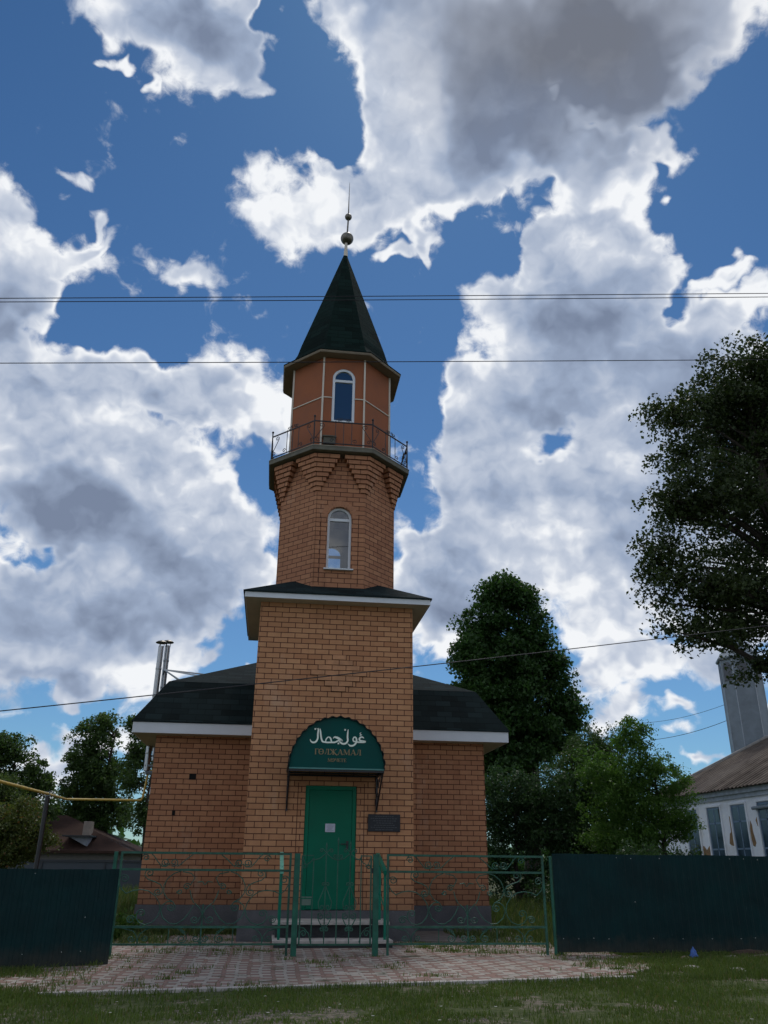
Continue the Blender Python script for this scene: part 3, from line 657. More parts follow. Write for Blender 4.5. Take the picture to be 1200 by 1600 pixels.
# ------------------------------------------------------------------ wrought iron fence and gate
FY = -2.2
def fx(X): return 3.07-(800-X)/772
def fz(Y): return 1.335-(Y-125)/885
HALF = []      # right half of the right-hand panel, traced in its own plane
def sp_(cx, cy, r, a0, t, cw): return spiral(cx, cy, r, a0, t, cw)
HALF += [[(700,600),(640,570),(560,556),(480,572),(410,625),(362,700),(345,780),(360,850),(410,920),(480,948),(540,925),(572,880),(575,820)]+sp_(527,820,46,0,1.3,-1)[1:]]
HALF += [sp_(628,890,46,200,1.6,1)]
HALF += [[(700,605),(752,555),(782,490),(786,440)]+sp_(736,435,50,0,1.5,-1)[1:]]
HALF += [[(345,540),(365,500),(420,470),(500,440),(536,400),(535,370)]+sp_(488,368,46,0,1.4,-1)[1:]]
HALF += [[(345,540),(342,580)]+sp_(386,580,44,180,1.4,-1)[1:]]
HALF += [[(172,345),(240,372),(300,430),(330,510),(325,590),(285,655),(225,690),(195,740)]+sp_(238,752,44,170,1.4,-1)[1:]]
HALF += [[(225,690),(280,690),(325,730),(338,790),(310,870),(240,930),(170,938),(100,890),(45,810),(10,725)]]
HALF += [sp_(250,245,46,60,1.5,1), sp_(337,243,46,120,1.5,-1)+[], [(290,255),(330,292),(375,290),(420,235),(460,175),(500,138),(560,140),(586,185)]+sp_(545,192,41,0,1.4,-1)[1:]]
HALF += [[(215,292),(185,270),(120,200),(60,150)]]
HALF += [[(235,960),(235,1155)],[(400,968),(470,1000),(520,1050),(535,1090),(535,1150)],[(800,968),(690,985),(590,1015),(550,1070),(540,1140)],sp_(467,1092,34,0,1.4,1),sp_(603,1098,38,180,1.4,-1)]
HALF += [[(90,965),(150,985),(60,1060),(50,1100)],sp_(100,1100,46,180,1.4,-1),[(235,965),(130,985),(70,1030)]]
HALF += [sp_(-12,888,46,200,1.5,-1),[(-58,880),(-85,830),(-85,1155)],[(-85,830),(-60,770),(0,705)]]
HALF += [[(-85,715),(-85,830)],sp_(-40,1095,38,180,1.4,-1),[(-85,1150),(-60,1120)]]
HALF += [[(-10,470),(-60,460),(-85,500)],sp_(95,520,40,200,1.4,1),[(60,500),(20,420),(60,370),(150,350)],[(10,705),(40,640),(60,560)],[(172,560),(195,590)],sp_(165,575,30,0,1.2,1)]
MC = -88
def panel(px0, px1, label, mirror):
    t = thing('iron_fence_panel', ((px0+px1)/2, FY, 0), label, 'fence', 'green wrought iron fence panels either side of the gate')
    mb = MB(); z = (1.325, 1.105, .38, .165)
    for k, zz in enumerate(z): mb.bar((px0, FY, zz), (px1, FY, zz), .029 if k != 3 else .024)
    mb.build('rail', FENG, t)
    for x in (px0+.012, px1-.012):
        mb = MB(); mb.bar((x, FY+.001, .15 if False else .0), (x, FY+.001, 1.335), .032); mb.build('stile', FENG, t)
    mb = MB(); xc = (px0+px1)/2; sc = (px1-px0)/2/(fx(800)-fx(MC))
    for path in HALF:
        for s in (1, -1):
            pts = [(xc+s*(fx(X)-fx(MC))*sc, FY+.002*s, fz(Y)) for X, Y in path]
            if min(abs(p[0]-xc) for p in pts) == 0 and s < 0: continue
            mb.tube(pts, .0070, 5)
    mb.build('scrollwork', FENG, t)
    return t
panel(-3.10, -.70, 'green wrought iron fence panel left of the gate, before the brick wall with grassy pavers', -1)
panel(.70, 3.06, 'green wrought iron fence panel right of the gate, ending by the wide corrugated fence', 1)
for (x, w, lab) in ((-3.17, .05, 'short thick green fence post beside the left corrugated sheet'), (3.17, .035, 'thin green fence post at the left edge of the right corrugated fence')):
    mb = MB(); mb.box(x-w/2, x+w/2, FY-w/2, FY+w/2, -.1, 1.335); tag(mb.build('fence_post', POSTG, bevel=.004), lab, 'post')
gate = thing('iron_gate', (-.02, FY-.06, 0), 'low green wrought iron gate between two square posts before the door', 'gate')
GY = -2.27
for x in (-.615, .525):
    mb = MB(); mb.box(x-.04, x+.04, GY-.04, GY+.04, -.1, 1.335); mb.build('post', POSTG, gate, bevel=.004)
mb = MB(); g0, g1 = -.545, .455
for x in (g0, g1): mb.bar((x, GY, .15), (x, GY, 1.31), .022)
mb.bar((g0, GY, .165), (g1, GY, .165), .022)
xs = [-.38, -.20, -.03, .15, .31]; tops = [1.27, 1.47, 1.54, 1.49, 1.31]
for x, z in zip(xs, tops):
    mb.bar((x, GY, .165), (x, GY, z-.05), .015); mb.tube([(x, GY, z-.05), (x, GY, z-.02), (x, GY, z+.02)], [.011, .013, .002], 6)
mb.bar((g0, GY, 1.31), (-.38, GY, 1.31), .014); mb.bar((.31, GY, 1.31), (g1, GY, 1.31), .014)
gf = mb.build('gate_frame', FENG, gate)
mb = MB()
G = lambda pts: mb.tube([(x, GY-.004, z) for x, z in pts], .0075, 5)
for x in (-.20, .15):
    for s in (-1, 1):
        G([(x, .92), (x+s*.05, .80), (x+s*.095, .70), (x+s*.085, .63)]+[(x+s*a, b) for a, b in spiral(.045, .635, .042, 0, 1.2, -1)][1:])
        G([(x+s*a, b) for a, b in spiral(.05, .52, .048, 90, 1.3, -1)])
        G([(x, .36), (x+s*.06, .43), (x+s*.095, .50), (x+s*.09, .56)])
        G([(x+s*a, b) for a, b in spiral(.03, .93, .028, 200, 1.2, -1)]); G([(x+s*a, b) for a, b in spiral(.035, .36, .03, 160, 1.2, 1)])
        G([(x, 1.34), (x+s*.04, 1.385)]+[(x+s*a, b) for a, b in spiral(.07, 1.375, .028, 130, 1.1, -1)]); G([(x, 1.34), (x+s*.09, 1.27), (x+s*.17, 1.25)])
    mb.ball((x, GY, .93), .016, 6); mb.build('scrollwork', FENG, gate); mb = MB()
for x in (-.03,):
    for s in (-1, 1): G([(x+s*a, b) for a, b in spiral(.04, 1.30, .03, 250, 1.2, 1)])
for s, x in ((1, g0), (-1, g1)):
    G([(x+s*.16, .19), (x+s*.13, .30), (x+s*.06, .37), (x, .38)]); G([(x+s*a, b) for a, b in spiral(.055, .30, .045, 180, 1.2, -1)])
    G([(x, 1.30), (x+s*.05, 1.18), (x+s*.12, 1.22), (x+s*.17, 1.28)]); G([(x+s*a, b) for a, b in spiral(.04, 1.16, .04, 0, 1.1, 1)])
mb.build('scrollwork', FENG, gate)
mb = MB(); mb.box(-.53, -.40, GY-.02, GY+.01, .66, .74); mb.box(-.54, -.39, GY-.012, GY+.008, .755, .77); mb.build('lock_box', plain('grey_green_lock', (.10,.16,.13), .6), gate, bevel=.003)
for z in (.42, 1.08): mb = MB(); mb.box(.462, .49, GY-.02, GY+.02, z, z+.07); mb.build('hinge', BLACKM, gate)

# ------------------------------------------------------------------ corrugated sheet fences
def sheet_mat():
    m = MT('dark_green_sheet'); pos = m.obj(); n = m.noise(pos, 2.5, 5); f = m.noise(m.map(pos, sc=(1, 1, .15)), 14, 4)
    col = m.mix(m.mr(n, .35, .7), (.0022,.018,.021), (.004,.028,.031)); col = m.mix(m.mr(f, .55, .75, 0, .35), col, (.010,.035,.036))
    z = m.n('ShaderNodeSeparateXYZ', {0: pos}).outputs[2]; mud = m.math('ADD', z, m.math('MULTIPLY', m.noise(pos, 6, 5, .7), -.45)); col = m.mix(m.mr(mud, -.16, .06, .55, 0), col, (.05,.045,.036))
    sc_ = m.noise(m.map(pos, (3,1,0), (1,1,.25)), 22, 4, .7); col = m.mix(m.mr(sc_, .66, .74, 0, .5), col, (.035,.07,.07))
    return m.fin(col, m.mr(n, .3, .7, .5, .7), m.bump(m.noise(pos, 3.5, 3), .02), spec=.14)
SHEET = sheet_mat()
SCREW = plain('zinc_screw', (.45,.50,.50), .4, .5)
def corrugated(p, q, z0, z1, label, name='sheet_fence'):
    p, q = Vector(p), Vector(q); d = (q-p).normalized(); nrm = Vector((d.y, -d.x, 0)); ln = (q-p).length
    t = thing(name, (p+q)/2, label, 'fence')
    prof = []; u = 0
    while u < ln:                       # trapezoid ribs
        for du, dd in ((0, 0), (.055, 0), (.070, .009), (.098, .009), (.113, 0)):
            if u+du <= ln: prof.append((u+du, dd))
        u += .115
    mb = MB(); lo, hi = [], []
    for u, dd in prof:
        b = p+d*u+nrm*dd; e = .006*math.sin(u*3.1)+.004*math.sin(u*11); lo.append(b+Vector((0,0,z0+e))); hi.append(b+Vector((0,0,z1+e*.6)))
    n = len(prof); th = nrm*-.0015
    mb.add(lo+hi+[a+th for a in lo]+[a+th for a in hi], [(i, i+1, n+i+1, n+i) for i in range(n-1)]+[(2*n+i+1, 2*n+i, 3*n+i, 3*n+i+1) for i in range(n-1)]+[(n+i, n+i+1, 3*n+i+1, 3*n+i) for i in range(n-1)]+[(0, n, 3*n, 2*n)])
    mb.build('corrugated_sheet', SHEET, t)
    mb = MB(); u = .09; random.seed(int(ln*10)); 
    while u < ln:
        for z in (z1-.05, z0+.18, (z0+z1)/2 if u % 1.2 < .2 else None):
            if z is None or random.random() < .45: continue
            c = p+d*u+nrm*.014+Vector((0, 0, z+random.uniform(-.008, .008))); mb.box(c.x-.0045, c.x+.0045, c.y-.004, c.y+.006, c.z-.0045, c.z+.0045)
        u += .23
    mb.build('screws', SCREW, t)
    mb = MB()
    for z in (z0+.2, z1-.2): a = p-nrm*.03+Vector((0,0,z)); b = q-nrm*.03+Vector((0,0,z)); mb.bar(a, b, .04)
    mb.build('rail', POSTG, t)
    for k in range(int(ln/2.3)+1):
        c = p+d*(.05+k*2.3)-nrm*.075; mb = MB(); mb.box(c.x-.03, c.x+.03, c.y-.03, c.y+.03, -.1, z1-.03); mb.build('post', POSTG, t)
    return t
corrugated((3.205, FY, 0), (16.0, FY+.1, 0), .05, 1.37, 'long dark green corrugated sheet fence right of the iron fence, under the big tree')
corrugated((-6.6, -5.05, 0), (-2.93, -3.07, 0), .0, 1.115, 'dark green corrugated sheet fence at the left edge, nearer than the iron fence')

# ------------------------------------------------------------------ ground, paving, grass
def ground_mat():
    m = MT('meadow_soil'); v = m.obj(); a = m.noise(v, .8, 6, .65); b = m.noise(v, 9, 6, .7); g = m.noise(v, 70, 3, .6)
    col = m.mix(m.mr(b, .35, .65), (.038,.055,.018), (.09,.105,.038)); soil = m.mix(m.mr(g, .35, .65), (.085,.068,.052), (.27,.23,.19))
    col = m.mix(m.mr(m.math('ADD', m.math('MULTIPLY', a, .6), m.math('MULTIPLY', b, .4)), .52, .58), col, soil)
    return m.fin(col, .95, m.bump(m.math('ADD', b, m.math('MULTIPLY', g, .4)), .03), spec=.2)
mb = MB(); mb.poly([(-400,-60,0),(400,-60,0),(400,1500,0),(-400,1500,0)]); tag(mb.build('ground', ground_mat()), kind='structure')
def paving_mat():
    m = MT('patterned_pavers'); p = m.obj(); xyz = m.n('ShaderNodeSeparateXYZ', {0: p}); x, y = xyz.outputs[0], xyz.outputs[1]
    warp = m.noise(p, 1.3, 2); x = m.math('ADD', x, m.math('MULTIPLY', warp, .10)); y = m.math('ADD', y, m.math('MULTIPLY', warp, .06))
    row = m.math('FLOOR', m.math('DIVIDE', y, .125)); odd = m.math('MODULO', m.math('ABSOLUTE', row), 2.0)
    xs = m.math('ADD', x, m.math('MULTIPLY', odd, .10))
    col_i = m.math('FLOOR', m.math('DIVIDE', xs, .145)); stripe = m.math('LESS_THAN', m.math('FRACT', m.math('DIVIDE', m.math('ADD', m.math('MULTIPLY', col_i, .145), .02), .29)), .5)
    comb = m.n('ShaderNodeCombineXYZ', {0: col_i, 1: row, 2: 0.0}).outputs[0]; wn = m.n('ShaderNodeTexWhiteNoise', {0: comb}).outputs[0]
    fl = m.math('GREATER_THAN', wn, .94); st = m.math('ABSOLUTE', m.math('SUBTRACT', stripe, fl))
    white = m.mix(wn, (.29,.262,.235), (.375,.34,.30)); red = m.mix(wn, (.20,.125,.105), (.255,.16,.135))
    c = m.mix(st, white, red)
    fxn = m.math('FRACT', m.math('DIVIDE', xs, .145)); fyn = m.math('FRACT', m.math('DIVIDE', y, .125))
    ex = m.math('MINIMUM', fxn, m.math('SUBTRACT', 1.0, fxn)); ey = m.math('MINIMUM', fyn, m.math('SUBTRACT', 1.0, fyn)); e = m.math('MINIMUM', m.math('MULTIPLY', ex, 1.2), ey)
    jn = m.mr(e, .02, .07); big = m.noise(p, 1.1, 5, .65); d = m.noise(p, 26, 5, .7)
    c = m.mix(m.math('ADD', m.math('MULTIPLY', jn, .55), .45), (.09,.08,.06), c)
    c = m.mix(m.mr(big, .48, .72, 0, .5), c, (.15,.13,.10)); c = m.mix(m.mr(d, .5, .8, 0, .45), c, (.16,.14,.115))
    moss = m.noise(m.map(p, (5,3,0)), 2.1, 5, .7); c = m.mix(m.mr(moss, .58, .68, 0, .8), c, (.04,.05,.022))
    return m.fin(c, .9, m.bump(m.math('ADD', jn, m.math('MULTIPLY', d, .5)), .008, .8), spec=.25)
def pave_front(x): return -5.52+(x+3.2)*.145
mb = MB(); xsn = np.linspace(-4.3, 4.1, 60); random.seed(5)
top = [(x, pave_front(x)+random.uniform(-.03,.03)+(.35*max(0, -3.3-x)*1.3)+(.9*max(0, x-3.1)), .004) for x in xsn]
topz = [(x, y, .022) for x, y, z in top]; bk = [(x, -.02 if abs(x) < 1.45 else (1.9 if -3.4 < x < 0 else -.5 if x > 0 else -1.9), .022) for x in xsn]
mb.add(topz+bk+[(x, y, -.05) for x, y, z in top], [(i, i+1, len(xsn)+i+1, len(xsn)+i) for i in range(len(xsn)-1)]+[(i+1, i, 2*len(xsn)+i, 2*len(xsn)+i+1) for i in range(len(xsn)-1)])
tag(mb.build('paving', paving_mat()), kind='structure')
mb = MB()
for i, x in enumerate(np.arange(-3.2, 3.1, .5)):
    y = pave_front(x)-.04; mb.add([(x+.004,y+.0,-.05),(x+.496,y+.0725,-.05),(x+.49,y+.0725-.06,-.05),(x-.002,y-.06,-.05),(x+.004,y,.035),(x+.496,y+.0725,.035),(x+.49,y+.0125,.033),(x-.002,y-.06,.033)], [(0,3,2,1),(4,5,6,7),(0,1,5,4),(1,2,6,5),(2,3,7,6),(3,0,4,7)])
tag(mb.build('kerb', CONC, bevel=.005), kind='structure')
mb = MB(); mb.add([(1.5,.05,.026),(3.9,-.5,.026),(4.0,2.1,.03),(1.5,2.1,.03),(1.5,.05,-.05),(3.9,-.5,-.05),(4.0,2.1,-.05),(1.5,2.1,-.05)], [(0,1,2,3),(0,4,5,1),(1,5,6,2)])
tag(mb.build('apron', plain('dusty_apron', (.16,.14,.125), .95, var=.35, scale=4, bump=.01)), kind='structure')

def leaf_mat(name, dark, light, trans=.3, hue=None, rough=.5, vary=True):
    m = MT(name); g = m.n('ShaderNodeNewGeometry'); r = g.outputs['Random Per Island']; pos = g.outputs['Position']; big = m.noise(pos, .9, 3)
    f = m.math('ADD', m.math('MULTIPLY', r, .6), m.math('MULTIPLY', m.mr(big, .3, .7), .4))
    c = m.mix(f, dark, light)
    if hue: c = m.mix(m.mr(r, .93, .97), c, hue)
    m.set(m.p.inputs['Base Color'], c); m.p.inputs['Roughness'].default_value = rough; m.p.inputs['Specular IOR Level'].default_value = .3
    tl = m.n('ShaderNodeBsdfTranslucent', {0: m.mix(.5, c, m.mix(1.0, c, (1.6,1.7,.6), 'MULTIPLY'))})
    mx = m.n('ShaderNodeMixShader', {0: trans, 1: m.p.outputs[0], 2: tl.outputs[0]}); m.t.links.new(mx.outputs[0], m.out.inputs[0])
    return m.m
def quick_mesh(name, V, F, mat, parent=None):
    """V (n,3) world, F (m,k) faces"""
    off = worldloc(parent) if parent else Vector((0,0,0)); V = V-np.array(off)
    me = bpy.data.meshes.new(name); k = F.shape[1]; me.vertices.add(len(V)); me.vertices.foreach_set('co', V.astype(np.float32).ravel())
    me.loops.add(F.size); me.loops.foreach_set('vertex_index', F.astype(np.int32).ravel())
    me.polygons.add(len(F)); me.polygons.foreach_set('loop_start', np.arange(0, F.size, k, dtype=np.int32)); me.update(calc_edges=True); me.validate()
    me.materials.append(mat); o = bpy.data.objects.new(name, me); COL.objects.link(o)
    if parent: o.parent = parent
    return o
def leaves(C_, size, rng, flat=.55):
    """rhombic leaves at centres C_; returns V, F"""
    n = len(C_); d = rng.normal(size=(n,3)); d[:,2] -= .35; d /= np.linalg.norm(d, axis=1)[:,None]
    k = rng.normal(size=(n,3)); k[:,2] += 1.0*flat*2; w = np.cross(d, k); w /= np.linalg.norm(w, axis=1)[:,None]+1e-9
    s = size*(.55+.85*rng.uniform(0, 1, n)**1.5)[:,None]
    nn = np.cross(w, d)
    V = np.stack([C_-d*s*.5, C_+w*s*.36+nn*s*.08, C_+d*s*.55-nn*s*.05, C_-w*s*.36+nn*s*.08], 1).reshape(-1, 3)
    return V, np.arange(4*n).reshape(n, 4)
def crown_clumps(rng, ells, n, shell=.5):
    vol = np.array([e[3]*e[4]*e[5] for e in ells]); vol = vol**.72; vol = vol/vol.sum(); out = []
    for i in rng.choice(len(ells), n, p=vol):
        e = ells[i]; d = rng.normal(size=3); d /= np.linalg.norm(d); r = rng.uniform(0, 1)**shell*rng.uniform(.82, 1.1)
        out.append([e[0]+d[0]*e[3]*r, e[1]+d[1]*e[4]*r, e[2]+d[2]*e[5]*r])
    return np.array(out)
def tree(name, label, cat, x, y, h, trunk_r, ells, nclump, nleaf, cr, ls, mat, bark, seed, lean=(0, 0), nbranch=45, group=None, shell=.45, droop=.6, trunk_top=None):
    rng = np.random.default_rng(seed); t = thing(name, (x, y, 0), label, cat, group)
    ells = [(x+e[0], y+e[1], e[2], e[3], e[4], e[5]) for e in ells]
    cl = crown_clumps(rng, ells, nclump, shell); pts = []
    for c in cl:
        n = int(nleaf*rng.uniform(.5, 1.4)); r = cr*rng.uniform(.6, 1.35)
        q = rng.normal(size=(n, 3))*.45; q *= np.minimum(1, .95/np.maximum(np.linalg.norm(q, axis=1), 1e-6))[:,None]; q[:,2] *= .62; q = q*r; q[:,2] -= droop*(np.linalg.norm(q[:,:2], axis=1)**2)/max(r, .01)
        pts.append(c+q)
    P = np.concatenate(pts); V, F = leaves(P, ls, rng); quick_mesh('crown', V, F, mat, t)
    tt = trunk_top or h*.85; mb = MB(); tp = [Vector((x+lean[0]*k+.05*trunk_r*10*math.sin(k*7+seed), y+lean[1]*k+.05*math.cos(k*5+seed), -.1+tt*k)) for k in np.linspace(0, 1, 9)]
    mb.tube(tp, [trunk_r*(1.25 if k == 0 else 1)*(1-.85*k/8) for k in range(9)], 10); mb.build('trunk', bark, t, smooth=True)
    mb = MB(); sel = cl[rng.choice(len(cl), min(nbranch, len(cl)), replace=False)]
    for c in sel:
        cv = Vector(c); zt = max(tt*.12, min(tt*.93, cv.z-.35*(cv.xy-tp[0].xy).length)); k = min(7.99, zt/tt*8); i = int(k); s = tp[i].lerp(tp[i+1], k-i)
        m1 = s.lerp(cv, .5)+Vector((rng.normal()*.12, rng.normal()*.12, .12*(cv-s).length)); r0 = max(.012, trunk_r*(1-.8*zt/tt)*.38)
        mb.tube([s, s.lerp(m1, .5)+Vector((0,0,.02)), m1, m1.lerp(cv, .5), cv], [r0, r0*.8, r0*.55, r0*.35, r0*.15], 5)
    mb.build('limbs', bark, t); return t
BARK = plain('bark', (.045,.036,.028), .95, var=.4, scale=12, bump=.01)
L_LIN = leaf_mat('linden_leaf', (.020,.054,.014), (.058,.128,.034), .38)
L_BIG = leaf_mat('maple_leaf', (.020,.036,.012), (.052,.078,.024), .3)
L_ROW = leaf_mat('rowan_leaf', (.042,.105,.018), (.115,.22,.046), .45)
L_SHR = leaf_mat('lilac_leaf', (.022,.054,.020), (.060,.118,.044), .35)
L_LEFT = leaf_mat('elm_leaf', (.030,.062,.020), (.09,.15,.045), .45)
L_BSH = leaf_mat('bush_leaf', (.045,.07,.018), (.13,.155,.04), .35, hue=(.16,.08,.03))

def ep(bx, by, lst):
    """crown lobes given as (px, py, rx, ry[, depth offset]) seen from the road, at the tree's own distance"""
    out = []
    for l in lst:
        dy = l[4] if len(l) > 4 else 0; p = at(l[0], l[1], by+dy); q = at(l[0]+10, l[1], by+dy); z = at(l[0], l[1]-10, by+dy)
        rx = l[2]*(q-p).length/10; rz = l[3]*(z-p).length/10*.93; out.append((p.x-bx, dy, p.z, rx, (rx+rz)/2, rz))
    return out
# big tree on the right, its trunk beyond the frame
tree('broadleaf_tree', 'huge dark tree overhanging from the right edge, its branches hiding the grey tower', 'tree', 12.0, 3.6, 16, .42,
     ep(12.0, 3.6, [(1075,655,62,50),(1140,600,66,58),(1180,640,110,100,.5),(1060,790,60,50),(1120,760,80,70,-.8),(1060,900,60,60),(1120,900,80,80),(1050,970,44,44,-.3),(1110,985,60,42),(1180,960,80,70,.5),(1178,1040,44,34),(1035,850,44,44),(1050,700,46,30),(1040,642,34,20),(1230,760,150,200,.8),(1300,620,150,130),(1330,900,170,150),(1420,720,180,230)]),
     1900, 115, .48, .10, L_BIG, BARK, 11, nbranch=170, shell=.5)
# linden behind the hall
tree('linden_tree', 'tall dark conical tree rising behind the right side of the mosque roof', 'tree', 9.2, 18, 13.2, .36,
     ep(9.2, 18, [(780,925,34,30),(815,935,26,26),(760,985,42,44),(820,990,48,44),(735,1035,36,40),(800,1040,66,50),(858,1040,28,34),(790,1095,80,50),(875,1095,34,44),(895,1130,24,30),(820,1150,90,52),(728,1085,30,34),(770,1190,80,50)]), 900, 115, .50, .15, L_LIN, BARK, 5, nbranch=90, shell=.5)
# shrubs and small trees right of the mosque
tree('lilac_bush', 'dense dark green shrub right beside the mosque wall, behind the iron fence', 'shrub', 6.6, 11.5, 4.0, .10,
     ep(6.6, 11.5, [(774,1240,24,50),(772,1310,26,60),(800,1240,52,50),(850,1235,52,50),(790,1300,60,60),(860,1300,60,60),(830,1270,60,60,.6),(790,1365,44,36),(850,1370,56,36),(900,1360,50,40)]), 560, 100, .36, .075, L_SHR, BARK, 21, nbranch=50)
tree('elder_tree', 'mid green bushy tree between the dark shrub and the light rowan', 'tree', 9.0, 12.5, 5.6, .12,
     ep(9.0, 12.5, [(905,1190,46,44),(940,1165,42,40),(890,1250,60,60),(945,1240,60,70),(920,1310,80,50)]), 480, 100, .38, .08, leaf_mat('elder_leaf', (.030,.066,.018), (.068,.125,.036), .35), BARK, 22, nbranch=60)
tree('rowan_tree', 'light green rowan tree with feathery branches in front of the white building', 'tree', 10.4, 9.3, 4.9, .09,
     ep(10.4, 9.3, [(985,1135,22,26),(990,1160,32,34),(935,1200,40,36),(1000,1200,56,44),(1045,1225,38,40),(960,1240,56,50),(1020,1270,64,44),(980,1310,80,44),(1060,1285,26,26)]), 520, 90, .30, .07, L_ROW, BARK, 23, nbranch=90)
tree('garden_shrub', 'dark low shrub behind the left end of the right corrugated fence', 'shrub', 6.2, 5.5, 1.5, .05,
     [(0,0,.75,1.1,.8,.7),(1.4,.3,.8,1.0,.8,.75)], 120, 80, .3, .06, L_SHR, BARK, 24, nbranch=20)
tree('garden_shrub', 'dark round shrub deep behind the sheet fence below the rowan', 'shrub', 8.6, 7.0, 1.9, .05,
     [(0,0,.95,1.3,1.0,.9),(1.4,.3,.9,1.0,.8,.85)], 150, 80, .32, .065, L_SHR, BARK, 25, nbranch=20)
# trees on the left
tree('elm_tree', 'tall airy tree left of the flues, behind the brown roofed house', 'tree', -9.3, 30, 9.0, .22,
     ep(-9.3, 30, [(155,1135,34,32),(140,1175,46,36),(160,1215,50,40),(125,1235,42,38),(165,1265,56,40),(120,1280,40,30)]), 360, 95, .46, .14, L_LEFT, BARK, 31, nbranch=80)
tree('thin_tree', 'slender gappy tree close behind the left wall corner and flues', 'tree', -6.8, 27, 7.6, .13,
     ep(-6.8, 27, [(215,1130,24,22),(222,1175,24,34),(205,1215,24,34),(225,1270,26,34)]), 150, 80, .40, .12, L_LEFT, BARK, 32, nbranch=80, shell=.7)
tree('elm_tree', 'leafy tree cut by the left edge of the picture, above the yellow pipe', 'tree', -13.0, 26, 7.0, .2,
     ep(-13, 26, [(10,1165,38,34),(-25,1200,50,50),(45,1195,26,24),(25,1225,50,36),(70,1225,18,20),(75,1260,24,22),(40,1270,50,40),(-20,1280,50,50)]), 360, 90, .42, .13, L_LEFT, BARK, 33, nbranch=70)
tree('yellowing_bush', 'yellowish green bush behind the left sheet fence, in front of the black post', 'shrub', -7.3, 7.2, 2.9, .08,
     ep(-7.3, 7.2, [(20,1275,44,36),(50,1305,38,36),(0,1320,60,40)]), 260, 95, .27, .06, L_BSH, BARK, 34, nbranch=60)
tree('yellowing_bush', 'olive green sapling behind the left sheet fence at the picture edge', 'shrub', -9.0, 9.5, 3.9, .09,
     ep(-9, 9.5, [(0,1235,34,36),(20,1265,40,36),(-10,1300,50,40)]), 200, 95, .32, .07, leaf_mat('sapling_leaf', (.04,.07,.02), (.10,.14,.045), .4), BARK, 35, nbranch=60)
# far wood along the horizon
rng = np.random.default_rng(2); xx = rng.uniform(-75, 95, 26000); yy = rng.uniform(66, 90, 26000)
hh = 3.0+1.7*np.sin(xx*.21)+1.1*np.sin(xx*.57+1)+.7*np.sin(xx*1.3); zz = rng.uniform(0, 1, 26000)**.8*np.maximum(hh, 1.2)
V, F = leaves(np.stack([xx, yy, zz], 1), .95, rng); tag(quick_mesh('distant_trees', V, F, L_LIN), 'dark band of far trees along the horizon behind the houses', 'wood', kind='stuff')

# grass blades
def blades(rng, X, Y, H, wd=.005, z0=0.0, bend=.5):
    n = len(X); a = rng.uniform(0, 2*math.pi, n); b = rng.uniform(0, 2*math.pi, n); be = H*bend*rng.uniform(.1, 1.1, n)
    dx, dy = np.cos(a)*wd, np.sin(a)*wd; z = np.full(n, z0) if np.isscalar(z0) else z0
    B0 = np.stack([X-dx, Y-dy, z], 1); B1 = np.stack([X+dx, Y+dy, z], 1); mxx = X+np.cos(b)*be*.35; my = Y+np.sin(b)*be*.35
    M0 = np.stack([mxx-dx*.7, my-dy*.7, z+H*.6], 1); M1 = np.stack([mxx+dx*.7, my+dy*.7, z+H*.6], 1); Tt = np.stack([X+np.cos(b)*be, Y+np.sin(b)*be, z+H*(1-.25*bend)], 1)
    V = np.stack([B0, B1, M1, M0, Tt, Tt], 1).reshape(-1, 3); i = np.arange(n)*6
    F = np.concatenate([np.stack([i, i+1, i+2, i+3], 1)]); F2 = np.stack([i+3, i+2, i+4], 1)
    return V, F, F2
def grass(name, rng, X, Y, H, mat, label, wd=.005, z0=0.0, bend=.6, cat='grass'):
    V, F, F2 = blades(rng, X, Y, H, wd, z0, bend); V = V.astype(float)
    F4 = np.concatenate([F, np.stack([F2[:,0], F2[:,1], F2[:,2], F2[:,2]+1], 1)])      # the tip is closed with a hair-thin fourth corner
    V[5::6] += np.array([0, 0, -.0006])
    return tag(quick_mesh(name, V, F4, mat), label, cat, kind='stuff')
G1 = leaf_mat('short_grass', (.042,.075,.013), (.125,.178,.040), .3, hue=(.16,.13,.06), rough=.6)
G2 = leaf_mat('tall_grass_blades', (.036,.066,.015), (.11,.15,.045), .35, hue=(.20,.17,.08), rough=.6)
rng = np.random.default_rng(9)
def fbm(x, y, seed=0):
    r = np.random.default_rng(seed); s = 0
    for k in range(9):
        f = .5*1.45**k; a = r.uniform(0, 6.28, 3); s = s+np.sin(x*f*math.cos(a[0])*1.9+y*f*math.sin(a[0])*1.9+a[1])*(.82**k)
    return s/3.2
def scatter(n, x0, x1, y0, y1, test):
    X = rng.uniform(x0, x1, n); Y = rng.uniform(y0, y1, n); k = test(X, Y); return X[k], Y[k]
# verge in front of the paving
edge = lambda X: pave_front(X)-.07+.55*np.maximum(0, -3.3-X)+.9*np.maximum(0, X-3.1)
X, Y = scatter(230000, -6.5, 7.5, -9.6, -2.2, lambda x, y: (y < edge(x)+.05*fbm(x*6, y*6, 4)-.0) & (fbm(x*2.2, y*3.4, 1) > -.28+.30*rng.normal(size=len(x))) & ~((fbm(x*1.6, y*3, 8) > .55) & (y < -6.2)))
H = (.028+.035*rng.uniform(0, 1, len(X))**2)*(1+.55*np.clip(fbm(X*2.5, Y*2.5, 3), -.6, 1.2))+.02*((Y > edge(X)-.25)*rng.uniform(0, 1.6, len(X)))
grass('grass', rng, X, Y, H, G1, 'short green verge grass in front of the paving', .0042)
